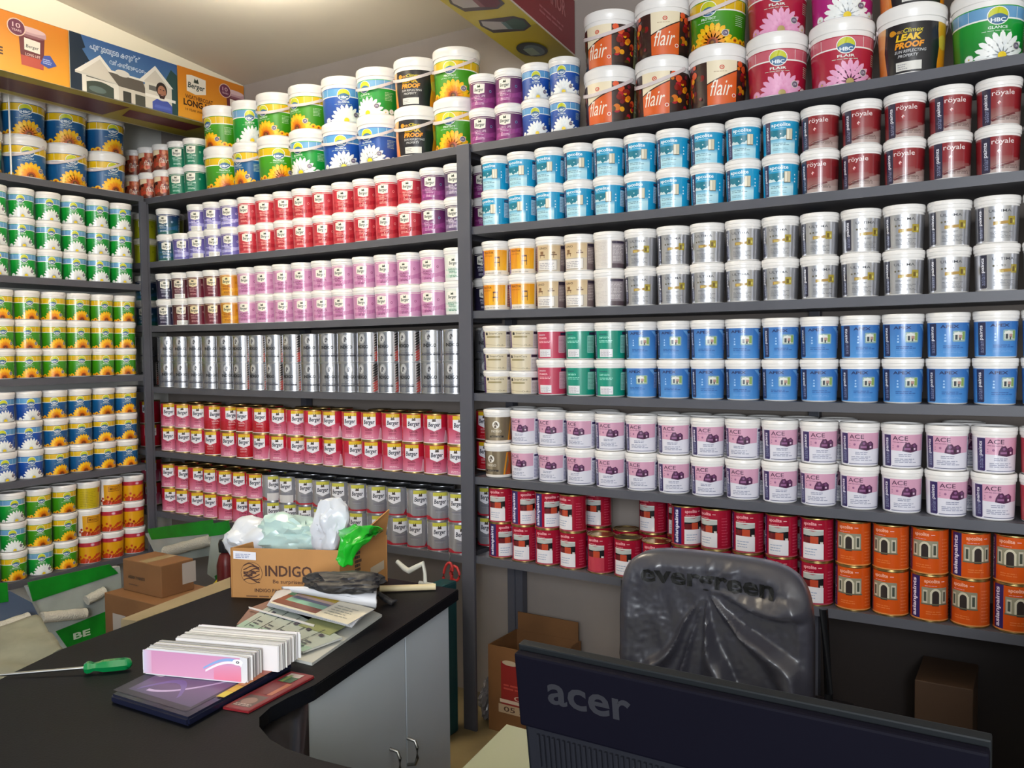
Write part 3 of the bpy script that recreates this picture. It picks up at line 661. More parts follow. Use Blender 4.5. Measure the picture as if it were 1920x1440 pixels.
# ------------------------------------------------------------------ cans on the right bay
yf = YS+.0625
X0 = -1.785
def zs(zr, x, right=True): return zr-(sag(x, XP1, .15) if right else sag(x, XA, XP0))
def row(zr, kinds, shelf, run, x0=X0, dx=.12, y=yf, ax=None, spread=9, right=True, cam=None, jit=.0):
    for i, lv in enumerate(kinds):
        if lv is None: continue
        x = x0+dx*i+rnd.uniform(-jit, jit)
        sh = lv[0][1] if not isinstance(lv[0], str) and len(lv[0]) > 1 and lv[0][1] else 'pail'
        zz = max(zs(zr, x-.05, right), zs(zr, x, right), zs(zr, x+.05, right))
        stack(x, y, zz, lv, shelf, run, (8+16*i/14) if ax is None else ax, spread, cam)
RB = ['top shelf right bay', 'second shelf right bay', 'third shelf right bay', 'fourth shelf right bay', 'fifth shelf right bay', 'lowest shelf right bay']
LB = ['top shelf left bay', 'second shelf left bay', 'third shelf left bay', 'fourth shelf left bay', 'fifth shelf left bay', 'sixth shelf left bay']
AB = ['left unit top shelf', 'left unit second shelf', 'left unit third shelf', 'left unit fourth shelf', 'left unit lowest shelf']
# second shelf
row(ZR[1], [['apco', 'apco']]*10 + [['royale', 'royale']]*7, RB[1], 'front')
# third
row(ZR[2], [['chair', 'chair']]*2 + [['beige', 'beige']]*2 + [['back', 'back']] + [['ultima', 'ultima']]*12, RB[2], 'front', spread=10)
# fourth
row(ZR[3], [[('tub', 'tub'), ('tub', 'tub'), ('tub', 'tub')]]*2 + [[('redbox', None, 0), ('redbox', None, -3)]] + [['greenbox', 'greenbox']]*2 + [['apex', 'apex']]*11, RB[3], 'front', spread=8)
# fifth
row(ZR[4], [[('indpail', None, -4), ('indpail', None, 20)]] + [['ace', 'ace']]*14 + [['apcotin', 'apcotin']][0:0] + [[('b_red'), ('b_red')]]*2, RB[4], 'front', spread=11)
row(ZR[4], [['ace', 'ace'] if k in (0, 1, 3, 5, 6, 7, 8, 9, 10, 13) else None for k in range(14)], RB[4]+', back', 'back', x0=-1.75, dx=.12, y=yf+.122)
# the row behind, seen only at the far left of each shelf
for zr, art, sh, nm in ((ZR[1], 'b_purple', 'pail', RB[1]), (ZR[2], 'b_dark', 'pail', RB[2]), (ZR[3], 'indtin', 'silvertin', RB[3]), (ZR[4], 'enameld', 'shorttin', RB[4]), (ZR[5], 'silverb', 'shorttin', RB[5])):
    stack(-1.916 if zr != ZR[5] else -1.916, 2.888, zs(zr, -1.857)+.001, [(art, sh), (art, sh)], nm+', back', 'back', ax=30)
# lowest shelf: tins
z5 = ZR[5]
def tins(xs, levels, y=YS+.056, run='front', nm=RB[5]):
    for x, lv in zip(xs, levels):
        zz = max(zs(z5, x-.05), zs(z5, x+.05), zs(z5, x))
        stack(x, y, zz, [(k, 'tin') + ((t,) if t is not None else ()) for k, t in lv], nm, run, spread=7)
A_, B_ = 'apcotin', 'orange'
tins([-1.772, -1.668, -1.563, -1.4575], [[(A_, 56), (A_, 12)], [(A_, 14), (A_, 52)], [(A_, 10), (A_, 52)], [(A_, 0), (A_, -12)]])
tins([-1.343, -1.236, -1.128], [[('apcotinr', 2)], [(A_, 0)], [(A_, 4)]])
tins([-1.019, -.914, -.807, -.698, -.589], [[(A_, 10), (A_, 50)], [(A_, 10), (A_, -14)], [(A_, 5), (A_, 5)], [(A_, 3), (A_, 3)], [(A_, 0), (A_, 0)]])
tins([-.480, -.373, -.267, -.160, -.052, .056], [[(B_, -2), (B_, -4)], [(B_, -12), (B_, -12)], [(B_, 26), (B_, -8)], [(B_, -16), (B_, 26)], [(B_, 22), (B_, -8)], [(B_, 0), (B_, 0)]])
tins([-1.415, -1.300, -1.193, -1.085, -.975, -.868, -.76, -.652], [[(A_, 0), (A_, 0)], [(A_, 0)], [(A_, 0), (A_, -8)], [(A_, 0), (A_, 0)], [(A_, 0), (A_, 0)], [(A_, 0)], [(A_, 0), (A_, 0)], [(A_, 0), (A_, 0)]], y=YS+.056+.125, run='back', nm=RB[5]+', back')
# top shelf
z0 = ZR[0]
def bucket_at(x, levels, shelf, right=True, y=None, zr=None):
    zz = max(zs(zr or z0, x-.08, right), zs(zr or z0, x+.08, right), zs(zr or z0, x, right))
    stack(x, y or YS+.1, zz, levels, shelf, 'front', cam=0, spread=5)
row(z0, [['b_purple', 'b_purple']]*2 + [['h_blueday', 'h_blueday']]*2, RB[0], 'front', x0=-1.838, dx=.119, cam=-8, spread=6)
for x, lv in ((-1.315, [('flair', 'bucket', -34, 38), ('flair', 'bucket', -34, 34)]), (-1.116, [('flair', 'bucket', -22, 42), ('flair', 'bucket', 0)]),
              (-.922, [('flair', 'bucket', 4), ('h_greensun', 'bucket', -20, 40)]), (-.727, [('h_pink', 'bucket', 2), ('h_pink', 'bucket', 0)]),
              (-.530, [('h_pink', 'bucket', 8), ('h_magenta', 'bucket', 2)]), (-.333, [('leak', 'bucket', 0), ('leak', 'bucket', 10)]),
              (-.135, [('h_greenday', 'bucket', 16), ('h_limeday', 'bucket', 0)]), (.063, [('h_greenday', 'bucket', 0)])):
    bucket_at(x, lv, RB[0])
# ------------------------------------------------------------------ left bay
row(z0, [['fruit', 'fruit']]*3 + [['b_green', 'b_green']]*2, LB[0], 'front', x0=-4.035, dx=.1205, right=False, cam=-6)
for x, lv in ((-3.385, [('h_greensun', 'bucket', 0), ('h_greensun', 'bucket', -56)]), (-3.200, [('h_bluesun', 'smallbucket', -48, 30), ('h_greenday', 'smallbucket', 0)]),
              (-3.010, [('h_greensun', 'bucket', 0), ('h_greensun', 'bucket', -46, 30)]), (-2.802, [('h_greenday', 'bucket', -40, 30), ('h_greensun', 'bucket', -50, 30)]),
              (-2.600, [('h_blueday', 'bucket', -10, 36), ('h_blueday', 'bucket', 0)]), (-2.396, [('h_blueday', 'bucket', -38, 34), ('h_greenday', 'bucket', -42, 34)]),
              (-2.192, [('leak', 'bucket', -8, 34), ('leak', 'bucket', -14, 34)]), (-1.990, [('h_greensun', 'bucket', -22, 40), ('h_greensun', 'bucket', -18, 40)])):
    bucket_at(x, lv, LB[0], right=False)
D = dict(right=False, cam=-10, spread=10)
row(ZL[1], [[('b_blue'), ('b_blue')], ['b_lav', 'b_lavt'][0:1]], LB[1], 'front', x0=-3.776, dx=.1205, **D)
row(ZL[1], [['b_lavt', 'b_lavt'], ['b_lavt', 'b_lavt'], ['b_lav', 'b_lav']], LB[1], 'front', x0=-3.535, dx=.1205, **D)
row(ZL[1], [['b_red', 'b_red']]*9, LB[1], 'front', x0=-3.171, dx=.1210, **D)
row(ZL[1], [['b_purple', 'b_purple'], ['b_purple2', 'b_purple2']], LB[1], 'front', x0=-2.083, dx=.12, **D)
row(ZL[2], [['b_dark', 'b_dark'], ['b_maroont', 'b_maroont'], ['b_maroon', 'b_maroon'], ['b_maroon', 'b_maroon'], ['b_gold', 'b_gold']] + [['b_pink', 'b_pink']]*10 + [['b_greenw', 'b_greenw']], LB[2], 'front', x0=-3.795, dx=.1218, **D)
for i in range(17):
    x = -3.79+.1130*i
    zz = max(zs(ZL[3], x-.05, False), zs(ZL[3], x+.05, False), zs(ZL[3], x, False))
    t = -8 if i not in (5, 6, 7, 8, 12, 13, 14) else -38
    stack(x, YS+.057, zz, [('indtin', 'silvertin'), ('indtin', 'silvertin')], LB[3], 'front', cam=t, spread=8)
def pairs(zr, xs, kinds, shelf, yy=None):
    for i, (x, lv) in enumerate(zip(xs, kinds)):
        x += rnd.uniform(-.003, .003)*(0 if yy is not None else 1 if zr > .8 else .25)
        zz = max(zs(zr, x-.05, False), zs(zr, x+.05, False), zs(zr, x, False))
        stack(x, yy or YS+.054+rnd.uniform(0, .004), zz, [(k, 'shorttin') for k in lv], shelf, 'front' if yy is None else 'back', cam=-4, spread=18)
E_, S_ = 'enamel', 'silverb'
pairs(ZL[4], [-3.785+.1135*i for i in range(17)], [[E_ if i not in (3, 5) else 'enameld', E_ if i not in (3, 4, 5, 6) else 'enameld'] for i in range(17)], LB[4])
pairs(ZL[4], [-3.73+.1135*i for i in range(15)], [[E_, 'enameld'] if i % 4 != 2 else [E_] for i in range(16)], LB[4]+', back', YS+.170)
pairs(ZL[5], [-3.795+.1075*i for i in range(18)], [[E_, E_] if i < 7 else ([S_, S_] if i not in (7, 8, 11) else [S_, 'silverbt']) for i in range(18)], LB[5])
pairs(ZL[5], [-3.75+.1075*i for i in range(16)], [[E_, E_] if i < 6 else [S_, S_] for i in range(17)], LB[5]+', back', YS+.166)
# goods further left, behind the end of the left unit
for zr, art, sh, nm in ((ZL[1], 'b_lime', 'pail', LB[1]), (ZL[2], 'b_blue', 'pail', LB[2]), (ZL[3], 'indtin', 'silvertin', LB[3]), (ZL[4], 'enameld', 'shorttin', LB[4]), (ZL[5], 'enamel', 'shorttin', LB[5])):
    stack(-4.025, 2.80, zr+.0058, [(art, sh), (art, sh)], nm, 'nook', cam=0)
stack(-3.90, 2.88, ZL[1]+.0058, [('b_lime', 'pail'), ('b_lime', 'pail')], LB[1]+', back', 'nook', cam=0)
# ------------------------------------------------------------------ left unit
def rowA(zr, kinds, shelf, y0, dy, x=XA-.0625, ax=72, spread=9):
    for i, lv in enumerate(kinds):
        if lv is None: continue
        stack(x, y0+dy*i, zr+.0003, lv, shelf, 'left unit', ax, spread, tiers=('lower', 'middle', 'upper'))
gd, gs, bs, bd = 'h_greenday', 'h_greensun', 'h_bluesun', 'h_blueday'
rowA(ZA[1], [[gd]*3]*6, AB[1], 1.973, .1212)
rowA(ZA[2], [[gs]*3]*6, AB[2], 1.985, .1200)
rowA(ZA[3], [[bd]*3]*2 + [[bs]*3]*4, AB[3], 1.978, .1205)
rowA(ZA[4], [[gs, gd, gd], [gs, gd, gd], [gd, gs, gs], [gs, gs, gs], ['ry0', ('ry1', None, 10), ('ry2', None, 0)], ['ry0', 'ry0', 'ry1'], ['ry0', 'ry0', 'ry0']], AB[4], 1.890, .1195)
for y, lv in ((1.938, [(gs, 'lowbucket', 0), (gs, 'lowbucket', 0)]), (2.136, [(bs, 'lowbucket', 12, 30), (bs, 'lowbucket', 10)]), (2.334, [(bs, 'lowbucket', 18, 30), (bs, 'lowbucket', 6)]), (2.532, [(bs, 'lowbucket', 26, 30), (bs, 'lowbucket', 30)])):
    stack(XA-.1005, y, ZA[0]+.0003, lv, AB[0], 'left unit', cam=0, spread=4)

# number the look-alikes and write the labels
ORD = ['first', 'second', 'third', 'fourth', 'fifth', 'sixth', 'seventh', 'eighth', 'ninth', 'tenth', 'eleventh', 'twelfth', 'thirteenth', 'fourteenth', 'fifteenth', 'sixteenth', 'seventeenth', 'eighteenth']
fam = {}
for it in ITEMS: fam.setdefault((it['look'], it['tier'], it['shelf'], it['run']), []).append(it)
for k, v in fam.items():
    v.sort(key=lambda i: (i['x'] if i['run'] != 'left unit' else i['y']))
    for n, it in enumerate(v):
        sh = it['shelf'].replace(', back', ' back row')
        nook = ' nook' if it['run'] == 'nook' else ''
        if len(v) > 1:
            pos = ORD[n] if n < len(v)-1 else 'rightmost'
            if n == 0: pos = 'leftmost'
            lab = f"{it['look']}, {pos} in {it['tier']} tier, {sh}" if pos[-4:] == 'most' else f"{it['look']}, {pos} from left, {it['tier']} tier, {sh}"
        else: lab = f"{it['look']}, {it['tier']} tier, {sh}{nook and ' behind left unit'}"
        tag(it['o'], lab, it['cat'], f"{it['look']}s on the {sh}")
# ------------------------------------------------------------------ fascia boards
M_BOARD = mat('fascia_board', 'd8cfae', .5)
M_CREAM = mat('cream_trim', 'e6dcc4', .6)
XB = -3.487
ban = empty('banner_board', (XB, 0, 0), label='long orange and blue advertising fascia hung under the ceiling at left', cat='banner')
ban.location = (0, 0, 0)
box('board', XB-.012, XB, 1.0, 3.008, 2.622, 2.860, M_BOARD, ban)
box('soffit', XB-.30, XB-.012, 1.0, 3.008, 2.622, 2.632, M_BOARD, ban)
bm = bmesh.new()
for y0, y1 in ((.6, 3.010),):
    a = [bm.verts.new(p) for p in ((XB-.02, y0, 2.8605), (XB+.004, y0, 2.8605), (XB+.004, y0, ceil_z(y0)-.001), (XB-.02, y0, ceil_z(y0)-.001))]
    b = [bm.verts.new(p) for p in ((XB-.02, y1, 2.8603), (XB+.004, y1, 2.8603), (XB+.004, y1, ceil_z(y1)-.001), (XB-.02, y1, ceil_z(y1)-.001))]
    bm.faces.new(a[::-1]); bm.faces.new(b)
    for i in range(4): bm.faces.new((a[i], a[(i+1) % 4], b[(i+1) % 4], b[i]))
st(link('trim_1', bm_mesh('trim_1', bm), M_CREAM))
def can_pic(x, y, w, h, body='6a2c34'):
    return (P([(x-w*.42, y), (x+w*.42, y), (x+w*.5, y+h*.8), (x-w*.5, y+h*.8)], body) + P([(x-w*.42, y), (x+w*.42, y), (x+w*.44, y+h*.25), (x-w*.44, y+h*.25)], 'b0483c') + O(x, y+h*.8, w*.5, '8a5a64', h*.07) + RR(x-w*.56, y+h*.8, x+w*.56, y+h*.93, .4, 'c09aa0') + O(x, y+h*.93, w*.54, 'd8b8ba', h*.07)
            + P([(x-w*.3, y+h*.4), (x+w*.3, y+h*.38), (x+w*.32, y+h*.68), (x-w*.3, y+h*.7)], 'e8e0d4') + T('Berger', x-w*.24, y+h*.44, x+w*.26, y+h*.55, '3a4240', shear=.15) + T('LONG LIFE', x-w*.26, y+h*.26, x+w*.3, y+h*.33, 'e0c0bc') + P([(x+w*.3, y+h*.15), (x+w*.62, y+h*.08), (x+w*.95, y+h*.2), (x+w*.7, y+h*.42), (x+w*.45, y+h*.38)], '3c50a0') + lines(x+w*.4, y+h*.18, x+w*.75, y+h*.32, 3, 'b8c4e8', 3))
def orange_panel(x):
    return (G(x, 0, x+49, 25.4, 'dd9a28', 'd07a1c') + P([(x+5, 14), (x+5, 22), (x+8, 22.6), (x+16, 22), (x+16, 14.5), (x+10, 13)], 'ece4d4') + P([(x+9, 19), (x+9.6, 21.4), (x+10.4, 20.4), (x+11.4, 21.4), (x+12, 19)], '3a4438') + T('Berger', x+5.6, 15, x+15.4, 18.8, '30403c', bold=.02, shear=.15)
            + T('WEATHERCOAT', x+4, 10.2, x+20, 12.2, '4a2410', bold=.02) + T('LONG LIFE', x+3, 6.4, x+22, 9.8, '3a1c10', bold=.04) + T('10 YEAR WARRANTY', x+4, 4, x+20, 5.2, '4a2410') + can_pic(x+33.5, 4.5, 10.5, 17) + O(x+27.4, 19.8, 3.7, 'e0c0b0') + O(x+27.4, 19.8, 3.3, '6a2c48') + T('10', x+25.8, 19.6, x+29, 21.6, 'd8b8c0') + T('YEARS', x+25.4, 18, x+29.4, 19, 'd8b8c0'))
def blue_panel(x):
    o = G(x, 0, x+52.3, 25.4, '5a88b8', '34588c')
    o += P([(x, 0), (x, 25.4), (x+5, 25.4), (x+7, 20), (x+5.5, 19), (x+9, 14), (x+6.5, 13), (x+10, 8), (x+10, 0)], '0f2438')
    o += T('പുതുമയുടെ കരുത്ത്', x+9, 19.4, x+33, 23.4, 'd0dcea', bold=.01) + T('വർഷങ്ങളോളം', x+18, 15.2, x+36, 18.4, 'd0dcea', bold=.01)
    o += P([(x+41, 0), (x+52.3, 0), (x+52.3, 20), (x+49, 22), (x+46, 16), (x+43, 12)], '2a4a4a')
    o += P([(x+2, 8.6), (x+13.5, 18.5), (x+24, 7.6)], 'e8e4dc') + P([(x+2, 8.6), (x+2, 7.6), (x+24, 6.4), (x+24, 7.6)], 'c8c4bc') + P([(x+4.5, 8.4), (x+13.5, 16.6), (x+21.5, 7.6)], 'cfc9be')
    o += P([(x+5, 0), (x+22, 0), (x+22, 7), (x+5, 7.6)], '3c4640') + Q(x+5, 0, x+7, 7.6, 'dcd8d0') + Q(x+19.6, 0, x+22, 7, 'dcd8d0') + ribbon(x+7, x+19.6, lambda t: 4.8+1.4*math.sin(t*3.14), lambda t: 7, 'd8d4cc')
    o += O(x+12, 2.2, 4, '5a6a68', 1.5) + Q(x+22, 0, x+37, 11, 'cbc5ba') + P([(x+17, 12), (x+34, 12), (x+36, 6.6), (x+22, 6.6)], '5c5650') + P([(x+17, 13), (x+35, 13), (x+35, 12), (x+17, 12)], 'e4e0d8') + O(x+24, 13, 3.5, 'd8d4cc', 1.6)
    o += Q(x+24, 0, x+28, 5, '3c3c38') + Q(x+30, 0, x+35, 5, '4a4a44') + P([(x+32, 12.5), (x+40.5, 21.5), (x+50, 12.5)], 'e8e4dc') + P([(x+34.5, 12.6), (x+40.5, 19.4), (x+47.4, 12.6)], 'cfc9be') + Q(x+35, 0, x+49, 12.6, 'd6d1c6') + Q(x+37, 9, x+42, 11.4, '6a6864') + Q(x+35, 5.6, x+51, 7, 'eeeae2')
    # a printed man in a blue shirt
    o += O(x+43.6, 10.6, 2.9, '2c2220', 3.6) + O(x+43.7, 9.6, 2.2, 'a8745c', 3) + P([(x+41.8, 8.2), (x+45.6, 8.2), (x+44.8, 6.2), (x+42.6, 6.2)], '3a2824') + Q(x+42.6, 10.3, x+43.4, 10.7, '2a1c1a') + Q(x+44.2, 10.3, x+45, 10.7, '2a1c1a') + Q(x+43, 7.7, x+44.5, 8, 'c89088')
    o += P([(x+38.6, 0), (x+38.6, 3.6), (x+41, 5.6), (x+43.7, 5), (x+46.6, 5.6), (x+49, 3.6), (x+49, 0)], '4858a8') + P([(x+39.4, 1.2), (x+48.4, 1.4), (x+48, 2.8), (x+40, 2.6)], '5868b8')
    return o
flat_art('banner_print', orange_panel(58) + blue_panel(107.0-.1)[0:0] + blue_panel(5.7) + orange_panel(159.2)[0:0] + blue_panel(107.0) + orange_panel(159.3), (XB+.001, 1.0+.02, 2.623), (0, .01, 0), (0, 0, .00934), M_BANNER, ban, clip=(0, 0, 198.7, 25.4), step=.00012)
und = Q(0, 0, 200, 29, 'b0a030') + P([(60, 5), (118, 8), (112, 24), (60, 26)], '5c2028') + O(126, 14, 12, '8a8440', 7) + P([(136, 6), (156, 10), (152, 22), (134, 20)], '3a3c40') + P([(160, 8), (178, 12), (176, 22), (158, 22)], '6a5050') + P([(20, 5), (58, 8), (54, 20), (20, 18)], '6a2830')
flat_art('soffit_print', und, (XB, 3.0, 2.6215), (0, -.01, 0), (-.01, 0, 0), M_BANNER, ban, clip=(0, 0, 200, 28.6))

# fascia box across the top, right of the middle
ZB = 2.65
u0, u1 = at(981, 115, 2, ZB), at(825, 0, 2, ZB); v0, v1 = at(1088, 106, 2, ZB), at(962, 0, 2, ZB)
dl = (u1-u0).normalized(); wd = .205
w_ = Vector((-dl.y, dl.x, 0)); w_ = w_ if w_.x > 0 else -w_
far = 3.004
pL = u0 + dl*((far-u0.y)/dl.y)
ln = 1.75
bb = empty('hanging_sign_box', (0, 0, 0), label='red-sided box sign with yellow underside hung under the ceiling above the right bay', cat='sign')
pts = [pL, pL+w_*wd, pL+w_*wd+dl*ln, pL+dl*ln]
pts[1] = pts[1] - dl*((pts[1].y-far)/dl.y) if abs(pts[1].y-far) > 1e-4 else pts[1]
bm = bmesh.new()
a = [bm.verts.new((p.x, p.y, ZB)) for p in pts]; b = [bm.verts.new((p.x, p.y, ceil_z(p.y)-.003)) for p in pts]
bm.faces.new(a); bm.faces.new(b[::-1])
for i in range(4): bm.faces.new((a[i], b[i], b[(i+1) % 4], a[(i+1) % 4]))
link('sign_body', bm_mesh('sign_body', bm), M_CREAM, bb)
S_ = ln*100
o = pts[3]
L2 = (pts[0]-pts[3])
art = Q(0, 0, S_, 20.5, 'c9b42c') + G(S_-40, 0, S_, 20.5, 'c9b42c', 'b0982c')
def capsule(x, y, l, h, c, c2):
    return RR(x, y, x+l, y+h, h*.35, '3c3038') + RR(x+.6, y+.6, x+l*.55, y+h-.6, h*.3, 'b8b0ac') + RR(x+l*.45, y+.6, x+l-.8, y+h-.6, h*.3, c) + Q(x+l*.45, y+1, x+l*.56, y+h-1, c2)
for k, (c, c2) in enumerate((('2a5048', '5a7a78'), ('6a2430', '8a5058'), ('30486a', '6a80a0'), ('6a5020', 'a0863c'))):
    x = S_-44-22*k
    art += P([(x-8, 3.5), (x-3, 1.8), (x+5, 3), (x+8, 14), (x+5, 18), (x-2, 18.5), (x-6, 16)], '3c3038') + P([(x-7, 4), (x-3, 2.8), (x+2, 4), (x+4, 10), (x-3, 10.5)], 'b8b0ac') + P([(x-2.6, 10.6), (x+4.2, 10.2), (x+6.6, 14), (x+4, 17), (x-1, 17.5), (x-4.4, 15.5)], c) + P([(x-3, 9.8), (x+4, 9.4), (x+4.6, 11), (x-2.6, 11.4)], c2)
art += O(S_-18, 9, 8, '2c3438', 5.6) + O(S_-17, 9.5, 6, '5c7078', 3.6) + Q(S_-20, 6, S_-12, 10, '8a9a88')
ux = L2/S_; uy = (pts[2]-pts[3])/20.5
bm = art_bmesh(art, clip=(0, 0, S_, 20.5), conv=lambda x, y, l: Vector((o.x, o.y, ZB-.0006-l)) + Vector((ux.x*x+uy.x*y, ux.y*x+uy.y*y, 0)), step=.0002)
me = bpy.data.meshes.new('underside_print'); bm.to_mesh(me); bm.free(); link('underside_print', me, M_BANNER, bb)
o2 = pts[2]; L3 = pts[1]-pts[2]; nrm = Vector((w_.x, w_.y, 0))
red = Q(0, 0, S_, 60, '84262e') + Q(0, 0, S_, .5, 'd8c8b8')
for k in range(3):
    x = S_-36-52*k
    red += T('GLAMOR', x, 11.5, x+26, 17.5, 'b46a6c', bold=.02) + lines(x, 5, x+24, 8.5, 2, 'a85a60', k+3)
def rc(x, y, l): p = o2+L3*(x/S_)+nrm*(.0008+l); return Vector((p.x, p.y, ZB+.001+y*.01))
red2 = [s for s in red]
bm = art_bmesh(red, clip=(0, 0, S_, (ceil_z(far)-.006-ZB)*100), conv=rc, step=.0002)
me = bpy.data.meshes.new('side_print'); bm.to_mesh(me); bm.free(); link('side_print', me, M_BANNER, bb)

# ------------------------------------------------------------------ counter
ZC = .85
M_TOP = mat('black_laminate', '090b12', .5, spec=.14, noise_amt=.3, noise_scale=9, coat=0, bump=.04, bump_scale=220)
M_CAB = mat('grey_cabinet_laminate', 'b4bcc4', .34, noise_amt=.06, noise_scale=3, coat=.15)
M_DARK = mat('dark_curved_panel', '2a2624', .3, coat=.3)
M_STEEL = mat('brushed_steel', 'b8b8b4', .3, metal=1)
def cp(x, y, z=ZC): return at(x, y, 2, z)
edge_px = [(860, 1105), (591, 1285), (540, 1308), (505, 1326), (484, 1345), (484, 1363), (504, 1387), (537, 1404), (594, 1423), (661, 1440)]
E = [cp(*p) for p in edge_px]
top = [cp(565, 1057)] + [E[0]] + E[1:] + [Vector((-.55, .985, ZC)), Vector((.75, .985, ZC)), Vector((.75, .36, ZC)), Vector((-1.35, .36, ZC)), cp(0, 1275)+Vector((-.02, -.16, 0)), cp(0, 1275), cp(25, 1261), cp(115, 1217), cp(437, 1100)]
ct = empty('shop_counter', (0, 0, 0), label='L-shaped shop counter with matt black top and grey cabinet doors in the foreground', cat='counter')
prism('countertop', top, ZC-.03, ZC, M_TOP, ct, bev=.002)
# cabinet carcass under the long leg
A0, A1 = E[0], E[1]
d = (A1-A0).normalized(); nn = Vector((-d.y, d.x, 0)); nn = nn if nn.x > 0 else -nn
ins = .02
c0 = A0 + d*.02 - nn*ins; c1 = A1 - nn*ins + d*.0
lf0 = cp(565, 1057)+Vector((.03, -.03, 0)); lf1 = cp(115, 1217)+Vector((.04, 0, 0)); lf2 = cp(0, 1275)+Vector((.05, -.1, 0))
c2 = c1 + d*.10
prism('cabinet', [c0-nn*.019, c1-nn*.019, Vector((c1.x, .97, 0)), Vector((c1.x, .45, 0)), Vector((lf2.x, .45, 0)), lf2, lf1, lf0], 0.03, ZC-.03, M_CAB, ct)
sp = at(745, 1183, 2, ZC-.03)
dist = (Vector((sp.x, sp.y, 0))-Vector((c0.x, c0.y, 0))).dot(d)
L_ = (c1-c0).dot(d)
hw = [(733, 1405, 1440), (768, 1385, 1432)]
def hit(x, y):
    dd_ = fw + rt*((x-960)/F) + dn*((y-720)/F); o_ = Vector((0, 0, CAMZ)); return o_+dd_*((c0-o_).dot(nn)/dd_.dot(nn))
def door(s0, s1, hx0, hy0, hx1, hy1):
    p0 = c0+d*s0; p1 = c0+d*s1
    o = prism('door', [p0, p1, p1-nn*.018, p0-nn*.018], .06, ZC-.036, M_CAB, ct, bev=.0015)
    a_ = hit(hx0, hy0); b_ = hit(hx0, hy1); L = a_.z-b_.z
    pts = [a_, a_+nn*.020-Vector((0, 0, .004)), a_+nn*.026-Vector((0, 0, L*.3)), a_+nn*.026-Vector((0, 0, L*.7)), a_+nn*.020-Vector((0, 0, L-.004)), a_-Vector((0, 0, L))]
    h = tube_obj('handle', pts, .0042, M_STEEL, o)
    return o
hz = 0.0
hz = -.18
door(.004, dist-.002, 764, 1384, 764, 1434)
door(dist+.002, L_-.004, 731, 1404, 731, 1456)
# curved dark end panel where the two legs meet
cv = []
for t in np.linspace(0, 1, 9):
    i = 1+t*7; k = int(i); f_ = i-k; p = E[k].lerp(E[min(k+1, 9)], f_); cv.append(p)
bm = bmesh.new(); prev = None
inner = [c1 + (Vector((.0, 0, 0)))] + [p + Vector((-.016, -.016 if k > 4 else 0, 0)) for k, p in enumerate(cv[1:])]
r0_ = [bm.verts.new((p.x, p.y, .03)) for p in inner]; r1_ = [bm.verts.new((p.x, p.y, ZC-.031)) for p in inner]
for i in range(len(inner)-1): bm.faces.new((r0_[i], r0_[i+1], r1_[i+1], r1_[i]))
me = bm_mesh('curved_panel', bm, 60); o = link('curved_panel', me, M_DARK, ct)
md = o.modifiers.new('s', 'SOLIDIFY'); md.thickness = .008; md.offset = 0
box('front_panel', cv[-1].x, .74, .955, .965, .03, ZC-.031, M_DARK, ct)
# pale plank along the back edge
M_PLANK = mat('pale_plank', '8f7f60', .5, noise_amt=.2, noise_scale=7)
pk = [cp(262, 1166, .82), cp(437, 1103, .82), cp(452, 1082, .82), cp(437, 1083, .82), cp(232, 1162, .82)]
pl = prism('wooden_plank', [p-Vector((.012, 0, 0)) for p in (pk[0], pk[1], pk[3], pk[4])], .0, .82, M_PLANK); tag(pl, 'pale plywood side board along the far long edge of the black counter', 'board')

# ------------------------------------------------------------------ things on the counter
def sheet(name, px, z0, z1, m, parent=None, bev=0):
    return prism(name, [cp(x, y, z1) for x, y in px], z0, z1, m, parent, bev)
def quad_art(name, px, z, art, w, h, m=M_PAPER, parent=None):
    """lay a w by h drawing on the four-cornered top given by its corners (lower left, lower right, upper right, upper left)"""
    q = [cp(x, y, z) for x, y in px]
    def conv(x, y, l):
        s, t = x/w, y/h
        p = q[0].lerp(q[1], s).lerp(q[3].lerp(q[2], s), t); return Vector((p.x, p.y, z+.0003+l))
    bm = art_bmesh(art, clip=(0, 0, w, h), conv=conv, step=.00012)
    me = bpy.data.meshes.new(name); bm.to_mesh(me); bm.free()
    return link(name, me, m, parent)
M_NAVY = mat('navy_vinyl', '15182c', .28, coat=.4)
M_WHITE = mat('white_card', 'd6d6da', .5)
M_CARD2 = mat('grey_card', 'b9bab4', .5)
fo = empty('ring_binder', (0, 0, 0), label='navy vinyl catalogue folder with purple printed cover lying under the fan decks', cat='folder')
fq = [(206, 1302), (352, 1347), (548, 1240), (400, 1200)]
sheet('cover', fq, ZC, ZC+.016, M_NAVY, fo, bev=.004)
fa = Q(0, 0, 100, 100, '1c1c34') + G(12, 6, 96, 96, '4a4468', '8a6a98') + ribbon(30, 96, lambda t: 10+50*t*t, lambda t: 13+52*t*t, 'b8a8d0') + ribbon(20, 70, lambda t: 8+20*math.sin(t*3), lambda t: 12+22*math.sin(t*3), '6a5c9a') + RR(4, 30, 22, 84, 3, 'c8c4cc') + lines(7, 40, 19, 74, 4, '6a6474', 2, .6) + P([(40, 50), (86, 54), (86, 62), (40, 58)], 'b8889a') + T('asianpaints', 30, 72, 66, 80, 'd8c8e0')
quad_art('cover_print', [(212, 1294), (350, 1335), (540, 1236), (402, 1200)], ZC+.016, fa, 100, 100, parent=fo)
ta = Q(0, 0, 100, 10, 'b06c3c')
for k, c in enumerate(('c8b428', 'd0a830', 'c8824c', 'b86a44', 'a85a4c', '9a7a74', 'b0b0b4')): ta += Q(k*14.3, 0, k*14.3+13.6, 10, c)
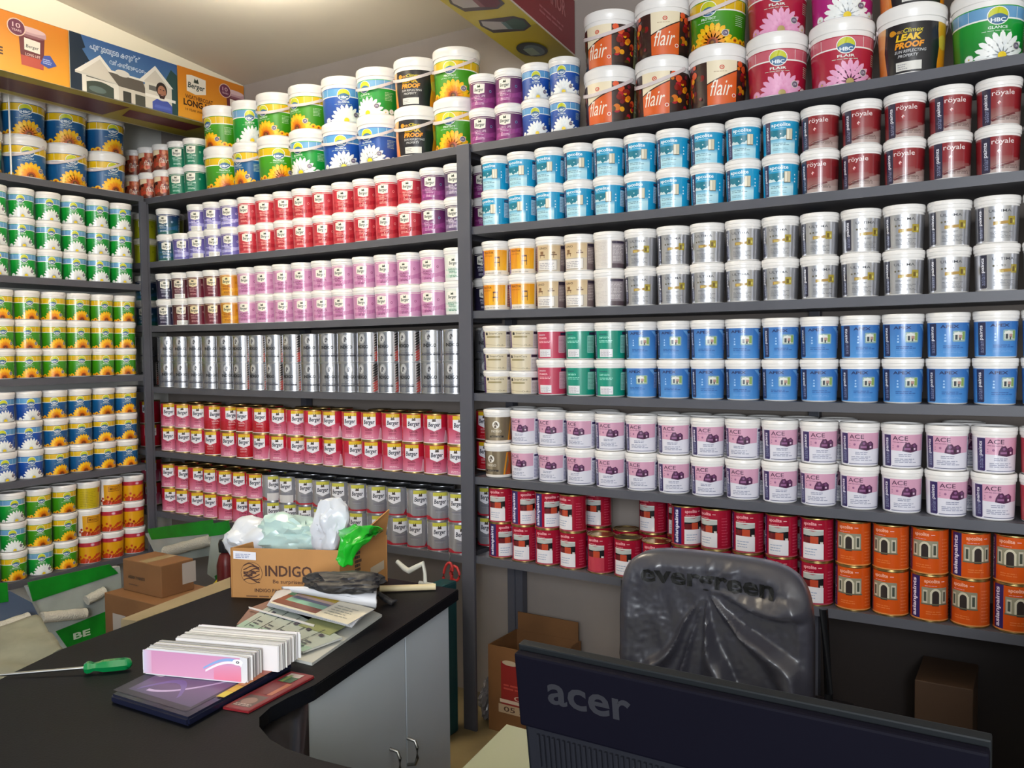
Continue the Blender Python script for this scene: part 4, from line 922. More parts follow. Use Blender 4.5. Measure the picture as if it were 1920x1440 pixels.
quad_art('colour_tabs', [(405, 1306), (420, 1308), (546, 1240), (534, 1234)], ZC+.0175, [([(y*10, x/10) for x, y in v] if False else [(y, x) for x, y in v], f, c) for v, f, c in ta], 10, 100, parent=fo)
rc_ = empty('shade_card', (0, 0, 0), label='dark red shade card beside the folder, sticking over the counter edge', cat='card')
rq = [(418, 1326), (466, 1334), (589, 1268), (546, 1259)]
sheet('card', rq, ZC+.0003, ZC+.004, mat('red_card', '7a1c22', .4), rc_)
ra = Q(0, 0, 30, 100, '7c1c24') + Q(4, 6, 26, 34, '5a4440') + O(14, 20, 8, '8a6a60') + lines(5, 8, 24, 14, 2, 'c0a8a0', 3) + Q(4, 38, 26, 66, '6c1418') + Q(20, 38, 26, 70, 'a85c3c') + Q(5, 72, 22, 92, '3c5a3c') + Q(5, 86, 22, 95, 'b8a8a0') + Q(8, 72, 12, 90, '7a9050')
quad_art('card_print', [(466, 1333), (418, 1325), (546, 1259), (588, 1267)][1::-1] + [(588, 1267), (546, 1259)], ZC+.004, ra, 30, 100, parent=rc_)
# fan decks: thin cards standing on edge
def fan_deck(label, p0, u, v, L, D_, H, n, cover, seed):
    t = empty('fan_deck', (0, 0, 0), label=label, cat='colour fan deck')
    bm = bmesh.new(); rr = random.Random(seed); il = bm.verts.layers.float_color.new('ink')
    for i in range(n):
        g_ = rr.choice([.78, .7, .62, .8, .45, .3]); tint = (g_, g_*rr.uniform(.95, 1), g_*rr.uniform(.92, 1.02), 0)
        s0 = D_*i/n; s1 = s0+D_/n*.93; off = rr.uniform(-.0018, .0018)+(.004 if rr.random() < .08 else 0); hh = H-rr.uniform(0, .003)
        a0 = p0+u*off+v*s0; vs = []
        for z in (0, hh):
            for (q, w) in ((0, 0), (L, 0), (L, 1), (0, 1)):
                p = a0+u*q+v*((s1-s0)*w); vs.append(bm.verts.new((p.x, p.y, p0.z+z))); vs[-1][il] = tint
        for f in ((3, 2, 1, 0), (4, 5, 6, 7), (0, 1, 5, 4), (1, 2, 6, 5), (2, 3, 7, 6), (3, 0, 4, 7)): bm.faces.new([vs[i] for i in f])
    link('cards', bm_mesh('cards', bm), M_PAPER, t)
    if cover:
        p = p0-v*.0025
        bm = bmesh.new(); a = []
        for z in (0, 1):
            pass
        outline = [(.0, .008), (.006, .0), (L-.002, 0), (L+.004, .006), (L+.004, H), (L-.02, H+.003), (.012, H+.003), (.0, H-.006)]
        f0 = [bm.verts.new(p+u*x+Vector((0, 0, z))) for x, z in outline]; f1 = [bm.verts.new(p+v*.0022+u*x+Vector((0, 0, z))) for x, z in outline]
        bm.faces.new(f0); bm.faces.new(f1[::-1])
        for i in range(len(outline)): j = (i+1) % len(outline); bm.faces.new((f0[i], f1[i], f1[j], f0[j]))
        link('cover', bm_mesh('cover', bm), M_WHITE, t)
        ca = G(1.5, 2, 95, 95, 'd89ab8', 'cc90b4') + G(70, 4, 96, 60, 'e07c94', 'd890b0') + ribbon(60, 97, lambda t: 40+40*math.sin(t*2.2), lambda t: 47+44*math.sin(t*2.2), '8aa8d8') + ribbon(62, 97, lambda t: 30+40*math.sin(t*2.2), lambda t: 38+42*math.sin(t*2.2), 'ece4f0') + G(0, 4, 9, 94, 'c8c4dc', 'd8a8c4', True) + O(93, 78, 5, 'f0eef2', 12) + O(93, 78, 1.6, '3c3c44', 5) + O(93, 78, .8, 'c8c8cc', 2.6)
        flat_art('cover_print', ca, p-v*.0003+Vector((0, 0, .001)), u*(L/100), Vector((0, 0, (H+.001)/100)), M_PAPER, t, clip=(1, 2, 99, 97), step=.00006)
    return t
zf = ZC+.0176
q0 = cp(270, 1262, zf); q1 = cp(462, 1281, zf)
uu = (q1-q0).normalized(); vv = Vector((-uu.y, uu.x, 0))
fan_deck('paint fan deck with pink and white cover, nearest of the two white decks', q0, uu, vv, (q1-q0).length, .058, .049, 34, True, 1)
q2 = q0+uu*.028+vv*.064
fan_deck('plain white paint fan deck, behind the pink-covered deck on the counter', q2, uu, vv, (q1-q0).length+.004, .085, .053, 50, False, 2)
# screwdriver
sd = empty('screwdriver', (0, 0, 0), label='screwdriver with clear green handle lying on the black counter at left', cat='screwdriver')
h0, h1, tip = cp(158, 1252, ZC+.0135), cp(248, 1243, ZC+.0135), cp(-30, 1268, ZC+.006)
dd = (h1-h0).normalized()
tube_obj('handle', [h0+(h1-h0)*t for t in (0, .06, .12, .2, .3, .4, .6, .85, .95, 1)], [.009, .0125, .012, .0085, .010, .0125, .0128, .0125, .0105, .005], mat('green_plastic', '0c8a48', .15, coat=.8, trans=.25), sd, n=6)
tube_obj('shaft', [h0+dd*.002, tip], .0032, M_STEEL, sd)
# loose shade cards, price lists and an open swatch book
def cardset(name, label, cat, px, z, th_, base, art=None, w=100, h=60, order=None):
    t = empty(name, (0, 0, 0), label=label, cat=cat)
    sheet('sheets', px, z, z+th_, base, t)
    if art: quad_art('print', order or px, z+th_, art, w, h, parent=t)
    return t
z = ZC
cardset('paper_stack', 'pile of thin grey price leaflets at the bottom of the heap near the counter edge', 'leaflets', [(500, 1222), (585, 1243), (716, 1152), (640, 1120)], z, .006, M_CARD2)
cardset('leaflet', 'brown-edged leaflet poking out at the left end of the card heap', 'leaflet', [(444, 1170), (468, 1140), (520, 1120), (500, 1165)], z+.0065, .004, mat('brown_card', '8a6a60', .5))
ga = Q(0, 0, 100, 60, 'aab4ac') + Q(0, 0, 100, 14, '9ab8a8')
for i in range(5): ga += Q(8+18*i, 4, 9+18*i, 30, '2a2e34') + Q(8+18*i, 34, 9+18*i, 56, '2a2e34') + lines(11+18*i, 8, 21+18*i, 26, 3, '4a525a', i) + Q(12+18*i, 40, 17+18*i, 46, '3c3444')
cardset('shade_chart', 'pale green ruled shade chart spread over the middle of the card heap', 'shade chart', [(443, 1174), (568, 1222), (642, 1195), (515, 1130)], z+.0108, .004, M_CARD2, ga, 100, 60)
cardset('shade_chart', 'olive shade chart peeping out below the open swatch book', 'shade chart', [(560, 1172), (618, 1190), (650, 1172), (600, 1150)], z+.0152, .002, mat('olive_card', '8a9060', .5))
cardset('white_strip', 'narrow white strip card lying across the heap of shade charts', 'card', [(466, 1137), (467, 1139.5), (588, 1174), (590, 1171)], z+.0176, .002, M_WHITE)
sw = empty('swatch_book', (0, 0, 0), label='open swatch book showing a page of brown, green and yellow colour stripes', cat='swatch book')
for k in range(7):
    sheet('page', [(500+k*.8, 1135+k*-1.2), (660+k*1.2, 1176-k*1.5), (707, 1130-k), (518+k*2, 1108-k*.5)], z+.020+.0022*k, z+.0210+.0022*k, M_WHITE, sw)
zt = z+.0355
pq = [(505, 1130), (652, 1171), (702, 1142), (562, 1105)]
sheet('page', pq, zt, zt+.001, M_WHITE, sw)
sa = Q(0, 0, 100, 50, 'e4dcc8') + P([(0, 4), (0, 44), (58, 44), (58, 4)], '8a4a34') + Q(8, 16, 58, 26, '8ab8a0') + Q(8, 26, 58, 32, '6a6880') + Q(8, 32, 58, 38, 'c8a89c') + Q(12, 38, 58, 47, 'b89c2c') + Q(0, 30, 8, 47, '2c6a54') + Q(0, 4, 58, 14, '7a4030') + lines(64, 10, 94, 40, 5, '9a9a90', 4, .25)
quad_art('page_print', pq, zt+.001, sa, 100, 50, parent=sw)
# back leaves of the book, arched
bm = bmesh.new(); rows = []
for i in range(9):
    t = i/8; zz = zt+.004+.020*math.sin(min(1, t*1.35)*math.pi*.55)
    a_, b_ = cp(562-34*t, 1108-4*t, zz), cp(706, 1138-34*t, zz)
    rows.append((bm.verts.new(a_), bm.verts.new(b_)))
for a_, b_ in zip(rows, rows[1:]): bm.faces.new((a_[0], a_[1], b_[1], b_[0]))
o = link('arched_pages', bm_mesh('arched_pages', bm, 60), M_WHITE, sw); md = o.modifiers.new('s', 'SOLIDIFY'); md.thickness = .006; md.offset = -1

# carton with bags
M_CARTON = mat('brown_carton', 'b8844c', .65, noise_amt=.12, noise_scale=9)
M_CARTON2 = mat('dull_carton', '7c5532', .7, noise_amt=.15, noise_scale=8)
bx = empty('carton', (0, 0, 0), label='open brown carton printed with a zebra emblem standing on the far end of the counter', cat='carton')
b0, b1, b2 = cp(434, 1120), cp(638, 1127), cp(727, 1090)
ex = (b1-b0); ex2 = (b2-b1); ey = ex2
Hc = at(436, 1028, 1, b0.y).z - ZC
wall_t = .004
def panel_q(name, p, q, z0, z1, inn, parent, m=M_CARTON, tilt=0):
    n_ = Vector((-(q-p).y, (q-p).x, 0)).normalized()*wall_t*inn
    return prism(name, [p, q, q+n_, p+n_], z0, z1, m, parent)
b3 = b0+ey
panel_q('side', b0, b1, ZC+.0005, ZC+Hc, 1, bx); panel_q('side', b1, b2, ZC+.0005, ZC+Hc, 1, bx); panel_q('side', b2, b3, ZC+.0005, ZC+Hc, 1, bx); panel_q('side', b3, b0, ZC+.0005, ZC+Hc, 1, bx)
prism('base', [b0+(b2-b0)*.02, b1+(b3-b1)*.02, b2+(b0-b2)*.02, b3+(b1-b3)*.02], ZC+.001, ZC+.005, M_CARTON, bx)
Wc = ex.length*100; Hh = Hc*100
s_ = Wc/100
art = T('INDIGO', 32, 44, 75, 66, '4a2c20', bold=.02) + T('Be surprised!', 39, 28, 68, 38, '5a3a28') + T('INDIGO PAINTS', 22, 12, 52, 19, '4a2c20', bold=.02) + lines(14, 2, 60, 8, 1, '7a5434', 3) + O(19.5, 50, 10, '5a3a28', 22) + O(19.5, 50, 9.6, 'b8844c', 21.2) + zebra(19.5, 50, 8, '4a2c20', 'b8844c') + P([(3, 78), (24, 76), (24, 92), (3, 94)], 'e4e2e8') + lines(5, 80, 22, 90, 3, '7a84a8', 2)
zb = []
for k in range(7): zb += ribbon(12, 27, lambda t, k=k: 34+k*5+4*math.sin(t*5+k), lambda t, k=k: 36.5+k*5+4*math.sin(t*5+k), '4a2c20')
art = art[:8] + [s for s in zb] + art[8:]
fn = (b0-b3).normalized()
flat_art('carton_print', art, b0+Vector((0, 0, .001))+Vector((ex.y, -ex.x, 0)).normalized()*.0006, ex/100, Vector((0, 0, Hc/100)), M_PAPER, bx, step=.00008)
rg = ex2.length
flat_art('shipping_label', P([(62, 22), (92, 30), (92, 48), (62, 42)], 'b8a890'), b1+Vector((0, 0, .001))+Vector((ex2.y, -ex2.x, 0)).normalized()*.0006, ex2/100, Vector((0, 0, Hc/100)), M_PAPER, bx, step=.00008)
flat_art('barcode_print', lines(30, 20, 44, 88, 8, '4a3a30', 5, .7), b1+Vector((0, 0, .001))+Vector((ex2.y, -ex2.x, 0)).normalized()*.0006, ex2/100, Vector((0, 0, Hc/100)), M_PAPER, bx, step=.00008)
# top flap sticking up at the right end
fu = (b2-b1).normalized()
bm = bmesh.new()
fp = [b1+fu*.01, b2-fu*.01]
vs = [bm.verts.new(fp[0]+Vector((0, 0, Hc))), bm.verts.new(fp[1]+Vector((0, 0, Hc))), bm.verts.new(fp[1]+Vector((.012, .004, Hc+.075))), bm.verts.new(fp[0]+Vector((.035, 0, Hc+.025)))]
bm.faces.new(vs); o = link('flap', bm_mesh('flap', bm), M_CARTON, bx); md = o.modifiers.new('s', 'SOLIDIFY'); md.thickness = .003

def blob(name, c, rx, ry, rz, m, label, cat, seed=0, amp=.35, freq=3.0, rot=0, sub=4, crumple=.12, kind=None):
    bm = bmesh.new(); bmesh.ops.create_icosphere(bm, subdivisions=sub, radius=1)
    off = Vector((seed*7.3, seed*3.1, seed*1.7))
    for v in bm.verts:
        n1 = noise.noise(v.co*freq*.5+off); n2 = noise.noise(v.co*freq*1.7+off*2); n3 = abs(noise.noise(v.co*freq*3.1+off))
        k = 1+amp*n1+crumple*n2-crumple*n3*1.4
        v.co = Vector((v.co.x*rx*k, v.co.y*ry*k, v.co.z*rz*k))
    bmesh.ops.transform(bm, matrix=Matrix.Translation(Vector(c)) @ Matrix.Rotation(R(rot), 4, 'Z'), verts=bm.verts[:])
    o = link(name, bm_mesh(name, bm, 28), m)
    return tag(o, label, cat)
def film(name, hexc, rough=.28, trans=.35, **k):
    return mat(name, hexc, rough, trans=trans, coat=.3, **k)
M_BAGW = mat('white_polythene', 'd2d6de', .32, coat=.3, noise_amt=.05)
M_BAGM = mat('mint_polythene', 'b4d0cc', .3, coat=.3, noise_amt=.06)
M_BAGG = mat('green_polythene', '1cb428', .3, coat=.3, noise_amt=.25, noise_scale=12)
def wp(x, y, Y): return at(x, y, 1, Y)
def drape(name, rows_px, Ys_, m, label, cat, seed=1, amp=.008, sub=3, th_=.0012):
    """crumpled sheet through a grid of places in the photo, each row at its own distance"""
    bm = bmesh.new(); g = []
    nr, nc = len(rows_px), len(rows_px[0])
    P3 = [[wp(x, y, Ys_[i][j] if isinstance(Ys_[i], (list, tuple)) else Ys_[i]) for j, (x, y) in enumerate(r)] for i, r in enumerate(rows_px)]
    NR, NC = (nr-1)*8, (nc-1)*8
    for i in range(NR+1):
        rw = []
        for j in range(NC+1):
            a_, b_ = min(i/8, nr-1-1e-6), min(j/8, nc-1-1e-6); ia, jb = int(a_), int(b_); fa_, fb_ = a_-ia, b_-jb
            fa_, fb_ = fa_*fa_*(3-2*fa_)*.5+fa_*.5, fb_*fb_*(3-2*fb_)*.5+fb_*.5
            p = P3[ia][jb].lerp(P3[ia][jb+1], fb_).lerp(P3[ia+1][jb].lerp(P3[ia+1][jb+1], fb_), fa_)
            q = p*26+Vector((seed*5, 0, 0))
            p = p+Vector((noise.noise(q), noise.noise(q+Vector((9, 3, 1))), noise.noise(q+Vector((2, 7, 5)))))*amp + Vector((noise.noise(q*2.7), noise.noise(q*2.3), noise.noise(q*2.9)))*amp*.5
            rw.append(bm.verts.new(p))
        g.append(rw)
    for i in range(NR):
        for j in range(NC): bm.faces.new((g[i][j], g[i][j+1], g[i+1][j+1], g[i+1][j]))
    o = link(name, bm_mesh(name, bm, 40), m); md = o.modifiers.new('s', 'SOLIDIFY'); md.thickness = th_
    return tag(o, label, cat)
yb0, yb1 = b0.y+.02, b3.y
cb = (b0+b2)*.5
ZT = ZC+Hc
def bagc(x, y, t): return at(x, y, 1, t)
c_ = bagc(552, 1002, cb.y); blob('plastic_bag', (c_.x, c_.y, c_.z), .112, .07, .06, M_BAGM, 'big pale mint plastic bag bulging out of the middle of the carton', 'plastic bag', 3, .35, 2.0, 15, crumple=.12)
c_ = bagc(470, 1012, cb.y-.05); blob('plastic_bag', (c_.x-.004, c_.y, c_.z-.008), .072, .05, .058, M_BAGW, 'white plastic bag flopping over the left end of the carton', 'plastic bag', 5, .6, 2.4, 10, crumple=.09)
c_ = bagc(452, 985, cb.y-.05)
c_ = bagc(622, 985, cb.y); blob('plastic_bag', (c_.x, c_.y, c_.z-.008), .05, .04, .068, M_BAGW, 'white plastic bag standing up at the right of the carton', 'plastic bag', 8, .55, 2.3, 30, crumple=.1)
drape('plastic_bag', [[(632, 992), (664, 984), (694, 984), (716, 990)], [(636, 1010), (664, 996), (690, 1002), (714, 998)], [(634, 1036), (652, 1022), (668, 1020), (700, 1008)], [(630, 1052), (642, 1064), (656, 1060), (662, 1034)]],
      [[cb.y, cb.y, cb.y+.02, cb.y+.03]]+[[b1.y-.02, b1.y+.02, b1.y+.05, b2.y-.03]]+[[b1.y-.03, b1.y-.02, b1.y+.0, b1.y+.05]]+[[b1.y-.03, b1.y-.03, b1.y-.01, b1.y+.0]], M_BAGG, 'bright green plastic bag hanging over the right corner of the carton', 'plastic bag', 4, .010)
# black net cloth, dowel
M_NET = mat('black_net', '14141c', .5, noise_amt=0, col2='3a3838', noise_scale=60)
def lump(name, px0, px1, zz, h, w, m, label, cat, seed, rot=0):
    a_, b_ = cp(*px0, zz), cp(*px1, zz); c = (a_+b_)*.5; L = (b_-a_).length/2
    ang = math.degrees(math.atan2((b_-a_).y, (b_-a_).x))
    return blob(name, (c.x, c.y, zz+h*.8), L, w, h, m, label, cat, seed, .35, 3.0, ang, crumple=.12)
lump('net_cloth', (574, 1104), (722, 1110), zt+.034, .026, .05, M_NET, 'crumpled black and grey net cloth thrown over the swatch book', 'cloth', 6)
tube_obj('strap', [cp(708, 1112, ZC+.03), cp(722, 1122, ZC+.012), cp(735, 1130, ZC+.006), cp(744, 1126, ZC+.006)], [.006, .009, .008, .003], M_NET, bpy.data.objects['net_cloth'])
dw = tube_obj('wooden_dowel', [cp(712, 1104, ZC+.0095), cp(817, 1100, ZC+.0095)], .0085, mat('pale_wood', 'd8c8a0', .5, noise_amt=.12, noise_scale=20), n=14); tag(dw, 'pale wooden dowel lying on the counter right of the carton', 'dowel')
# roller frame, scissors, teal crate
fr = [at(757, 1048, 1, 1.86), at(772, 1062, 1, 1.86), at(780, 1066, 1, 1.86), at(806, 1052, 1, 1.86), at(809, 1070, 1, 1.86), at(810, 1092, 1, 1.86)]
zlow = min(p.z for p in fr); sh_ = (ZC+.002)-zlow
ro = empty('paint_roller', (0, 0, 0), label='white bent roller frame propped at the far end of the counter', cat='paint roller')
fr = [Vector((p.x, 1.83, p.z+sh_*(0 if i < 5 else 1))) for i, p in enumerate(fr)]
tube_obj('bar', fr, [.006, .008, .009, .007, .005, .006], mat('offwhite_plastic', 'c8c6ba', .4), ro)
tube_obj('foot', [Vector((fr[-1].x-.02, 1.83, ZC+.006)), Vector((fr[-1].x+.028, 1.83, ZC+.006))], .006, MATS['offwhite_plastic'], ro)
cr0 = at(786, 1050, 1, 2.45); cr1 = at(842, 1062, 1, 2.45)
tc_ = box('storage_crate', cr0.x-.05, cr0.x+.02, 2.52, 2.66, 0.0, .60, mat('teal_plastic', '1c4a50', .4), bev=.01); tag(tc_, 'dark teal storage crate standing behind the far end of the counter', 'crate')
sc_ = empty('scissors', (0, 0, 0), label='scissors with red ring handles hanging on the lowest shelf by the middle post', cat='scissors')
M_REDP = mat('red_handle_plastic', 'c83838', .35, coat=.3)
def ring(cx, cy, rx, ry, rot, Y):
    pts = []
    for k in range(20):
        a = k*math.tau/20; x = rx*math.cos(a); y = ry*math.sin(a); c, s = math.cos(R(rot)), math.sin(R(rot))
        pts.append(at(cx+x*c-y*s, cy+x*s+y*c, 1, Y))
    return pts
tube_obj('ring_handle', ring(840, 1076, 8, 21, 8, 2.675), .0055, M_REDP, sc_, closed=True)
tube_obj('ring_handle', ring(853, 1075, 8, 14, -12, 2.683), .0055, M_REDP, sc_, closed=True)
for a_, b_, yy in (((842, 1096), (838, 1150), 2.675), ((848, 1088), (842, 1150), 2.683)):
    p, q = at(*a_, 1, yy), at(*b_, 1, yy); tube_obj('blade', [p, (p+q)/2, q], [.005, .006, .001], M_STEEL, sc_, n=6)
tube_obj('hook', [at(842, 1036, 1, 2.694), at(844, 1042, 1, 2.678), at(842, 1056, 1, 2.676)], .002, M_STEEL, sc_)

# ------------------------------------------------------------------ left corner: cartons and roller packs
zt1 = .71
k0 = at(302, 1062, 2, zt1); kx = at(230, 1051, 1, k0.y); ky = at(362, 1041, 0, k0.x)
zb1 = at(302, 1122, 1, k0.y).z
def carton(name, x0, x1, y0, y1, z0, z1, label, m, art=None, flaps=0):
    t = empty(name, (0, 0, 0), label=label, cat='carton')
    box('body', x0, x1, y0, y1, z0, z1, m, t, bev=.003)
    if art: flat_art('carton_print', art, (x0, y0-.0012, z0), ((x1-x0)/100, 0, 0), (0, 0, (z1-z0)/100), M_PAPER, t)
    return t
M_TAPE = mat('clear_tape', 'a8946c', .25, coat=.5)
q = carton('carton', kx.x, k0.x, k0.y, ky.y, zb1+.0005, zt1, 'closed brown carton stacked on another carton between the left unit and the counter', M_CARTON2, T('ASIAN PAINTS', 14, 42, 58, 52, '3c2a1c', bold=.03) + lines(16, 22, 50, 28, 1, '4a3424', 2))
box('tape', (kx.x+k0.x)/2-.025, (kx.x+k0.x)/2+.025, k0.y+.005, ky.y-.005, zt1, zt1+.0008, M_TAPE, q)
box('shipping_label', k0.x-.0002, k0.x+.0008, k0.y+.09, k0.y+.15, zt1-.09, zt1-.01, mat('label_paper', 'a8a098', .5), q)
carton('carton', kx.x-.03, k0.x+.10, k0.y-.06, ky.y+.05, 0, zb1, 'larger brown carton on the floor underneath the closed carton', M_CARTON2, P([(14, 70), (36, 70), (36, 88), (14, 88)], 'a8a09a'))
M_ROLL = mat('roller_fleece', 'c4c0b4', .9, bump=.8, bump_scale=160)
M_GPK = mat('green_pack_card', '0f8020', .4, noise_amt=.3, noise_scale=14)
M_FILM = mat('clear_film', 'a0a8a4', .2, coat=.6, noise_amt=.2)
def pack(label, X, film_px, bands, rolls, text=None, seed=0, film_m=None, ax=0):
    U = Vector((1, 0, 0)) if ax == 0 else Vector((0, -1, 0))
    sg = 1 if ax == 0 else -1
    t = empty('roller_pack', (0, 0, 0), label=label, cat='roller pack')
    def sl(name, px, x, m, th_=.004):
        p = [at(a, b, ax, x) for a, b in px]
        bm = bmesh.new(); f0 = [bm.verts.new(v) for v in p]; f1 = [bm.verts.new(v-U*th_) for v in p]
        bm.faces.new(f0); bm.faces.new(f1[::-1])
        for i in range(len(p)): j = (i+1) % len(p); bm.faces.new((f0[i], f1[i], f1[j], f0[j]))
        return link(name, bm_mesh(name, bm), m, t)
    sl('film_bag', film_px, X, film_m or M_FILM, .03)
    for b in bands: sl('card_band', b, X+.004*sg, M_GPK)
    tp = at(*film_px[0], ax, X); tq = at(*film_px[1], ax, X); tm = (tp+tq)/2
    if ax: tube_obj('hanging_cord', [tm-U*.002-Vector((0, 0, .01)), Vector((tm.x, 2.70, .654))], .0015, M_LID, t)
    else: tube_obj('hanging_cord', [(X-.002, tm.y, tm.z-.01), (X-.01, min(tm.y, 2.6), .47) if tm.z < .46 else (X-.02, tm.y, tm.z+.01), (XA+.001, min(tm.y, 2.6), .47)], .0015, M_LID, t)
    for (a, b, r) in rolls:
        p, q = at(*a, ax, X+(r+.004)*sg), at(*b, ax, X+(r+.004)*sg)
        n_ = 9; rr_ = [r*(.95+.05*math.cos(k*2.2)) for k in range(n_)]
        tube_obj('roller_sleeve', [p.lerp(q, k/(n_-1)) for k in range(n_)], rr_, M_ROLL, t, n=14)
    if text:
        s, p0, p1, p2 = text
        a_, b_, c_ = (at(*v, 0, X+.0046) for v in (p0, p1, p2))
        flat_art('pack_print', T(s, 0, 0, 1, 1, 'b8c8b0', bold=.03), a_, b_-a_, c_-a_, M_PAPER, t)
    return t
XP = -3.52
pack('big green and clear pack of white rollers hanging below the left unit', XP, [(52, 1100), (225, 1062), (232, 1160), (110, 1222)], [[(52, 1092), (205, 1058), (222, 1075), (62, 1128)], [(105, 1184), (228, 1135), (234, 1182), (128, 1216)]], [((78, 1158), (160, 1150), .024), ((162, 1126), (196, 1108), .022)], ('BE', (138, 1200), (170, 1190), (137, 1188)))
pack('green-topped roller pack at the bottom left edge of the picture', XP+.05, [(-60, 1120), (18, 1108), (60, 1130), (75, 1160), (-60, 1205)], [[(-60, 1098), (14, 1092), (16, 1128), (-60, 1140)]], [((-40, 1190), (54, 1158), .024)], film_m=mat('blue_film', '4c5a70', .25, coat=.5))
pack('green and clear roller pack lying behind the closed carton', 2.60, [(272, 1000), (400, 985), (424, 1008), (404, 1040), (300, 1058)], [[(276, 992), (398, 974), (402, 1000), (284, 1012)]], [((312, 1034), (398, 1012), .028)], ax=1)
pack('roller pack with slanting white sleeve next to the yellow handle', 2.54, [(396, 1006), (430, 992), (462, 1080), (440, 1112), (388, 1076)], [[(386, 984), (428, 976), (432, 1000), (392, 1006)], [(402, 1080), (430, 1066), (436, 1100), (412, 1112)]], [((420, 1032), (446, 1072), .026)], ax=1)
ya, yb_ = at(402, 1100, 0, -3.1), at(436, 1058, 0, -3.1)
ya = yb_+(ya-yb_)*((yb_.z-.006)/(yb_.z-ya.z))
yl = tube_obj('broom_handle', [ya, yb_], .012, mat('yellow_plastic', 'b8a810', .35)); tag(yl, 'yellow plastic broom handle sticking up left of the zebra carton', 'broom')
bt = empty('bottle', (0, 0, 0), label='dark red bottle with black cap standing behind the zebra carton', cat='bottle')
pb = at(424, 1050, 0, -3.0)
bm = bmesh.new(); lathe(bm, [(0, 0), (.038, 0), (.04, .01), (.04, pb.z-.02), (.03, pb.z+.02), (.016, pb.z+.04), (0, pb.z+.04)], 24, Matrix.Translation((pb.x, pb.y, 0))); link('body', bm_mesh('body', bm, 40), mat('dark_red_plastic', '5a1414', .35), bt)
bm = bmesh.new(); lathe(bm, [(0, pb.z+.038), (.03, pb.z+.038), (.032, pb.z+.075), (.026, pb.z+.09), (0, pb.z+.09)], 24, Matrix.Translation((pb.x, pb.y, 0))); link('cap', bm_mesh('cap', bm, 40), mat('black_plastic', '17171a', .3), bt)
# pale sack at the left edge
bm = bmesh.new(); g = []
cs = [at(-40, 1190, 0, -2.6), at(70, 1152, 0, -2.6), at(118, 1216, 0, -2.3), at(-40, 1300, 0, -2.3)]
for i in range(17):
    rw = []
    for j in range(25):
        p = cs[0].lerp(cs[1], i/16).lerp(cs[3].lerp(cs[2], i/16), min(j, 16)/16)
        if j > 16: p = Vector((p.x-.004*(j-16), p.y, p.z*(1-(j-16)/8)+.012))
        rw.append(bm.verts.new(p+Vector((noise.noise(p*18), 0, noise.noise(p*16+Vector((3, 3, 3)))))*.014))
    g.append(rw)
for i in range(16):
    for j in range(24): bm.faces.new((g[i][j], g[i+1][j], g[i+1][j+1], g[i][j+1]))
o = link('cloth_sack', bm_mesh('cloth_sack', bm, 60), mat('grey_sackcloth', '7c7c6c', .8, noise_amt=.2, noise_scale=20)); o.modifiers.new('s', 'SOLIDIFY').thickness = .02
tag(o, 'pale grey cloth sack leaning on the counter at the left edge', 'sack')

# ------------------------------------------------------------------ carton under the right bay, low table
x0_, x1_ = at(915, 1210, 1, 2.735).x, at(915, 1210, 1, 2.735).x+.30
zt2 = at(915, 1208, 1, 2.735).z
ob = empty('carton', (0, 0, 0), label='open carton with a red printed panel on the floor under the right bay', cat='carton')
for (xa, xb, ya, yb_) in ((x0_, x1_, 2.735, 2.74), (x0_, x1_, 2.945, 2.95), (x0_, x0_+.005, 2.741, 2.944), (x1_-.005, x1_, 2.741, 2.944)): box('side', xa, xb, ya, yb_, .04 if False else .0, zt2, M_CARTON2, ob)
box('base', x0_+.005, x1_-.005, 2.741, 2.944, .0, .005, M_CARTON2, ob)
for fx0, fx1, fy0, fy1 in ((x0_+.01, x1_-.01, 2.9445, 2.9495),): box('flap', fx0, fx1, fy0, fy1, zt2+.0005, zt2+.075, M_CARTON2, ob)
flat_art('carton_print', Q(20, 34, 92, 84, '8a1c1c') + O(34, 83, 12, 'b8a890', 3) + lines(24, 52, 88, 60, 2, 'b84a40', 3) + Q(18, 36, 92, 40, 'c8b8a8') + T('CARE', 40, 41, 80, 46, 'c8b8a8') + Q(16, 24, 92, 34, 'b09a80') + T('05 X 12', 24, 26, 84, 32, '4a2c20'), (x0_, 2.7342, 0), ((x1_-x0_)/100, 0, 0), (0, 0, zt2/100), M_PAPER, ob)
bg = blob('plastic_bag', (x0_-.052, 2.83, .085), .036, .07, .085, mat('clear_bag', '8a8688', .25, coat=.6), 'crumpled clear plastic bag on the floor between the middle post and the open carton', 'plastic bag', 11, .4, 3, 0, crumple=.2)
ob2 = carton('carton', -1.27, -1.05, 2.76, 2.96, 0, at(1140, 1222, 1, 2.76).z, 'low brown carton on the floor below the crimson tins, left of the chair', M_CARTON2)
ob3 = carton('carton', at(1715, 1285, 1, 2.74).x, at(1825, 1300, 1, 2.74).x, 2.74, 2.97, 0, at(1760, 1282, 1, 2.74).z, 'brown carton with shade in its colour on the floor under the orange tins', mat('shaded_carton', '45301f', .7, noise_amt=.15))  # carton colour darkened to imitate the shade under the shelf
zk = .60
t0 = at(950, 1358, 2, zk); t2 = at(867, 1440, 2, zk)
tb = empty('side_table', (0, 0, 0), label='low table with pale green top between the counter and the monitor', cat='table')
M_GT = mat('pale_green_laminate', 'a8ac90', .35, coat=.2)
prism('table_top', [(t0.x, t0.y), (t2.x, t2.y), (t2.x+.0, 1.12), (-.35, 1.12), (-.35, t0.y)], zk-.025, zk, M_GT, tb)
for lx, ly in ((-1.02, 1.16), (-.39, 1.16), (-.39, 1.66), (-1.02, 1.66)): box('leg', lx-.015, lx+.015, ly-.015, ly+.015, 0, zk-.0255, M_POST, tb)

